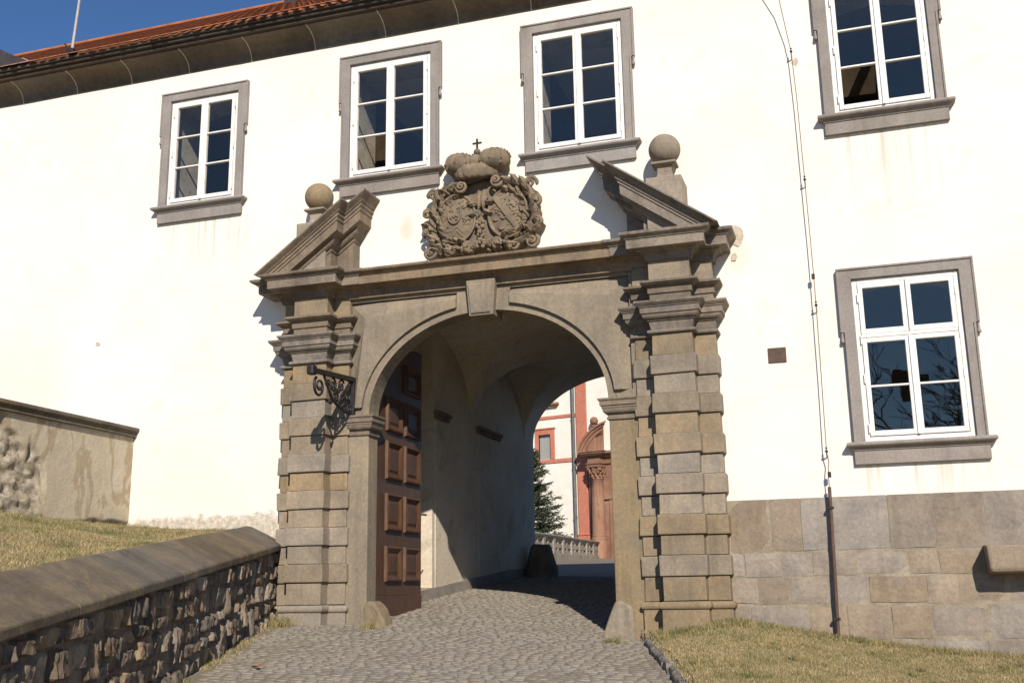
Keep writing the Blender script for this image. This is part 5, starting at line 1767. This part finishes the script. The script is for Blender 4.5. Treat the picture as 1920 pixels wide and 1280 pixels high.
# its portal
por = MB(ch).box(1.0, 6.2, 0.0, .30, 1.2, 7.02).build('portal', 'redstone', church)
def col_at(s):
    m = MB(ch)
    prof = [(.50, 1.2), (.50, 2.55), (.44, 2.56), (.47, 2.66), (.47, 2.74), (.40, 2.80), (.42, 2.86), (.42, 2.92), (.38, 2.96), (.385, 4.0), (.36, 5.5), (.345, 6.12), (.38, 6.14), (.38, 6.2), (.345, 6.22)]
    n = 16
    rs = [[(s + r * math.cos(2 * math.pi * j / n), .48 + r * math.sin(2 * math.pi * j / n) * .95, z) for j in range(n)] for r, z in prof]
    m.rings(rs, True, True, True, True)
    m.build('column', 'redstone', por)
    m = MB(ch)
    rs = [[(s + r * math.cos(2 * math.pi * j / n), .48 + r * math.sin(2 * math.pi * j / n) * .95, z) for j in range(n)] for r, z in ((.34, 6.2), (.36, 6.5), (.45, 6.78))]
    m.rings(rs)
    for lv, (zb, rr) in enumerate(((6.22, .40), (6.45, .47))):
        for i in range(10):
            t = 2 * math.pi * (i + .5 * lv) / 10
            bx_, by_ = s + rr * math.cos(t), .48 + rr * math.sin(t)
            m.ball((bx_, by_, zb + .12), .10, 6, 5, (.8, .8, 1.5))
            m.ball((s + (rr + .06) * math.cos(t), .48 + (rr + .06) * math.sin(t), zb + .24), .07, 6, 5)
    for i in range(4):
        t = math.pi / 4 + math.pi / 2 * i
        m.ball((s + .52 * math.cos(t), .48 + .52 * math.sin(t), 6.70), .13, 8, 6)
    m.box(s - .5, s + .5, .0, .96, 6.80, 6.88)
    m.build('capital', 'redstone', por, wob=.02, wobs=6)
    m = MB(ch)
    for z0_, z1_, e in ((6.88, 7.0, .44), (7.0, 7.06, .50), (7.06, 7.42, .42), (7.42, 7.5, .52), (7.5, 7.58, .66), (7.58, 7.68, .74), (7.68, 7.76, .80)):
        m.box(s - e, s + e, -.01 + z0_ * .0001, .45 + e, z0_ + .001, z1_)
    m.build('entablature_block', 'redstone', por, .008)
for s in (1.63, 5.4):
    col_at(s)
m = MB(ch)
for z0_, z1_, o in ((7.02, 7.42, .40), (7.42, 7.58, .60), (7.58, 7.74, .78)):
    m.box(1.5, 5.6, -.02, o, z0_, z1_)
m.build('entablature', 'redstone', por, .01)
m = MB(ch)
m.box(2.3, 2.55, .0, .36, 1.2, 5.0).box(1.98, 2.6, .0, .42, 4.95, 5.1)
m.build('arch_pier', 'redstone', por, .01)
m = MB(ch)
for i in range(16):
    t0, t1 = math.pi * i / 16, math.pi * (i + 1) / 16
    c_ = 3.5
    vs = []
    for r in (.95, 1.2):
        for t in (t0, t1):
            for o in (.28, .37):
                vs.append((c_ + r * math.cos(t), o, 5.05 + r * math.sin(t)))
    m.add(vs, [(0, 1, 3, 2), (4, 6, 7, 5), (1, 5, 7, 3), (0, 2, 6, 4)])
m.build('arch_moulding', 'redstone', por)
MB(ch).box(2.56, 4.45, .302, .31, 1.2, 5.0).build('door', 'wood', por)
# curved half of its broken pediment
m = MB(ch)
rs = []
prof = [(.80, 0.0), (.80, .10), (.70, .12), (.66, .22), (.56, .26), (.52, .40), (.30, .46), (.28, 1.4)]
NS = 14
c_s, c_z, rad_ = 2.95, 6.9, 2.60
for i in range(NS + 1):
    t = math.pi - R(20) - (R(62) - R(0)) * i / NS
    ring = []
    for o, h in prof:
        r = rad_ - h
        ring.append((min(c_s + r * math.cos(t), 1.55 + o * 1.25), o + .1, max(7.70, c_z + r * math.sin(t))))
    ring += [(min(1.9, c_s + (rad_ - 1.4) * math.cos(t)), -.02, max(7.70, c_z + (rad_ - 1.4) * math.sin(t))), (min(1.9, c_s + rad_ * math.cos(t)), -.02, max(7.70, c_z + rad_ * math.sin(t)))]
    rs.append(ring)
m.rings(rs)
m.build('curved_pediment', 'redstone', por)
m = MB(ch)
m.box(1.02, 1.62, .05, .55, 7.76, 9.0)
m.build('finial_block', 'redstone', por, .02)
m = MB(ch).ball((1.44, .3, 9.62), .25, 16, 10)
m.lathe((1.44, .3, 9.0), [(.24, 0), (.12, .1), (.10, .25), (.18, .34), (.16, .38)], 12)
m.build('ball', 'redstone', por)

# ------------------------------------------------------------------ balustrade in the courtyard
A3, B3 = Vector((-13.15, 32.0, 1.32)), Vector((-14.55, 49.0, 1.58))
bal = thing('balustrade', (A3.x, A3.y, A3.z), 'pale stone balustrade with pierced panels in front of the church', 'balustrade')
Lb = (B3 - A3).length
d3 = (B3 - A3).normalized()
n3 = Vector((d3.y, -d3.x, 0)).normalized()      # toward the road
def bf(p):
    s, o, z = p
    q = A3 + d3 * s + n3 * o
    return (q.x, q.y, q.z + z)
S0 = -6.0
MB(bf).box(S0, Lb, -.16, .16, -.3, .14).build('base', 'greystone', bal, .01)
MB(bf).box(S0, Lb, -.17, .17, .84, .90).build('rail', 'greystone', bal, .01)
MB(bf).box(S0, Lb, -.20, .20, .902, .97).build('rail_top', 'greystone', bal, .012)
s = S0
while s < Lb:
    MB(bf).box(s, s + .42, -.15, .15, .141, .839).build('post', 'greystone', bal, .01)
    m = MB(bf)
    # pierced panel: a frame with two rows of openings
    a, b = s + .42, min(Lb, s + 2.3)
    m.box(a, b, -.09, .09, .141, .285).box(a, b, -.09, .09, .405, .595).box(a, b, -.09, .09, .715, .839).box((a + b) / 2 - .16, (a + b) / 2 + .16, -.088, .088, .271, .419).box((a + b) / 2 - .16, (a + b) / 2 + .16, -.088, .088, .581, .729)
    m.build('panel_rails', 'greystone', bal, .006)
    q = a + .12
    while q < b - .1:
        if abs(q - (a + b) / 2) < .24:
            q += .13
            continue
        for (z0, z1) in ((.271, .419), (.581, .729)):
            m = MB(bf)
            zc, h = (z0 + z1) / 2, (z1 - z0) / 2
            rs = []
            for z, r in ((z0, .03), (z0 + .02, .025), (zc, .045), (z1 - .02, .025), (z1, .03)):
                rs.append([(q + r * math.cos(t), r * math.sin(t), z) for t in np.linspace(0, 2 * math.pi, 9)[:-1]])
            m.rings(rs)
            m.build('baluster', 'greystone', bal)
        q += .13
    s += 2.3

# ------------------------------------------------------------------ fir tree in the courtyard
TX, TY = -16.75, 43.0
tz = g_road(TX, TY) - .2
fir = thing('fir_tree', (TX, TY, tz), 'dark green fir tree behind the balustrade in front of the church', 'tree')
TH_ = 6.1
MB().tube([(TX, TY, tz), (TX + .05, TY, tz + TH_ * .5), (TX, TY, tz + TH_)], [.16, .09, .015], 8).build('trunk', 'bark', fir)
rl = random.Random(2)
nvv, nff, nrr = [], [], []
bm_ = MB()
z = .5
while z < TH_ - .15:
    q = 1 - z / TH_
    L = 0.3 + 2.15 * q ** .8
    nb_ = 7 + int(9 * q)
    for i in range(nb_):
        a = rl.uniform(0, 2 * math.pi)
        l = L * rl.uniform(.6, 1.12)
        p0 = Vector((TX, TY, tz + z + rl.uniform(-.08, .08)))
        rise = rl.uniform(-.05, .22) + .4 * (1 - q)
        pts = []
        for k in range(7):
            t = k / 6
            pts.append(p0 + Vector((math.cos(a) * l * t, math.sin(a) * l * t, l * (rise * t - .38 * t * t + .28 * t ** 3))))
        bm_.tube(pts, [.022 * (1 - .8 * k / 6) for k in range(7)], 3, False)
        # twigs with needles
        for k in range(int(10 + 26 * q)):
            t = rl.uniform(.15, 1.0)
            f_ = t * 6
            i0 = min(5, int(f_))
            p = pts[i0].lerp(pts[i0 + 1], f_ - i0)
            dr_ = (pts[i0 + 1] - pts[i0]).normalized()
            side = Vector((-dr_.y, dr_.x, 0)) * rl.choice((-1, 1))
            tw_ = (dr_ * rl.uniform(.5, 1.0) + side * rl.uniform(.2, 1.0) + Vector((0, 0, rl.uniform(-.55, .25)))).normalized()
            tl = rl.uniform(.14, .38) * (.6 + .6 * q)
            cr = rl.random()
            for e in range(7):
                u_ = (e + rl.random()) / 7
                pp = p + tw_ * tl * u_
                nd = (tw_ * rl.uniform(.4, 1) + Vector((rl.gauss(0, .5), rl.gauss(0, .5), rl.gauss(0, .45)))).normalized()
                nl = rl.uniform(.09, .17)
                wv = nd.cross(Vector((rl.gauss(0, 1), rl.gauss(0, 1), rl.gauss(0, 1)))).normalized() * .022
                b0 = len(nvv)
                nvv += [tuple(pp - wv), tuple(pp + wv), tuple(pp + nd * nl)]
                nff.append((b0, b0 + 1, b0 + 2))
                c_ = min(1, max(0, .25 + .35 * t + .4 * (cr - .5) + rl.uniform(-.1, .1)))
                nrr += [c_, c_, min(1, c_ + .15)]
    z += .15 + .08 * q
bm_.build('branches', 'bark', fir)
quick_mesh('crown', nvv, nff, 'needles', fir, {'rnd': nrr})

# ------------------------------------------------------------------ behind the camera: bare tree and pillar mirrored in the windows
tree = thing('bare_tree', (2.9, -19.0, -2.3), 'leafless tree mirrored in the panes of the lower right window', 'tree')
rl = random.Random(8)
tb, tt = MB(), MB()
def grow(p, d, l, r, lev):
    pts = [p]
    q = p
    dd = d
    for k in range(4):
        dd = (dd + Vector((rl.gauss(0, .13), rl.gauss(0, .13), rl.gauss(0, .10) + .02))).normalized()
        q = q + dd * l / 4
        if q.z > 7.6: return
        pts.append(q)
    (tb if lev < 2 else tt).tube(pts, [max(.012, r) * (1 - .35 * k / 4) for k in range(5)], 5 if lev < 3 else 3, False)
    if lev >= 6: return
    for k in range(3 if lev < 5 else 2):
        nd = (dd + Vector((rl.gauss(0, .55), rl.gauss(0, .55), rl.gauss(.05, .4)))).normalized()
        st = pts[rl.choice((2, 3, 4))]
        grow(st, nd, l * rl.uniform(.62, .86), r * .6, lev + 1)
grow(Vector((2.9, -19.0, -2.4)), Vector((-.02, 0, 1)), 3.0, .17, 0)
grow(Vector((2.9, -19.0, -0.6)), Vector((-.25, .1, 1)).normalized(), 3.2, .12, 1)
grow(Vector((2.9, -19.0, 0.4)), Vector((.15, .1, 1)).normalized(), 3.0, .11, 1)
grow(Vector((2.9, -19.0, 0.0)), Vector((-.6, -.1, 1)).normalized(), 2.8, .10, 1)
tb.build('trunk', 'bark', tree)
tt.build('crown', 'bark', tree)
pil = thing('lamp_post', (1.58, -15.2, -2.2), 'dark post with a broad box head mirrored in the lower right window', 'post')
MB().box(1.50, 1.66, -15.28, -15.12, -2.3, 4.42).build('shaft', 'bark', pil, .01)
MB().box(1.14, 1.70, -15.42, -14.98, 4.42, 4.84).build('cap', 'bark', pil, .02)
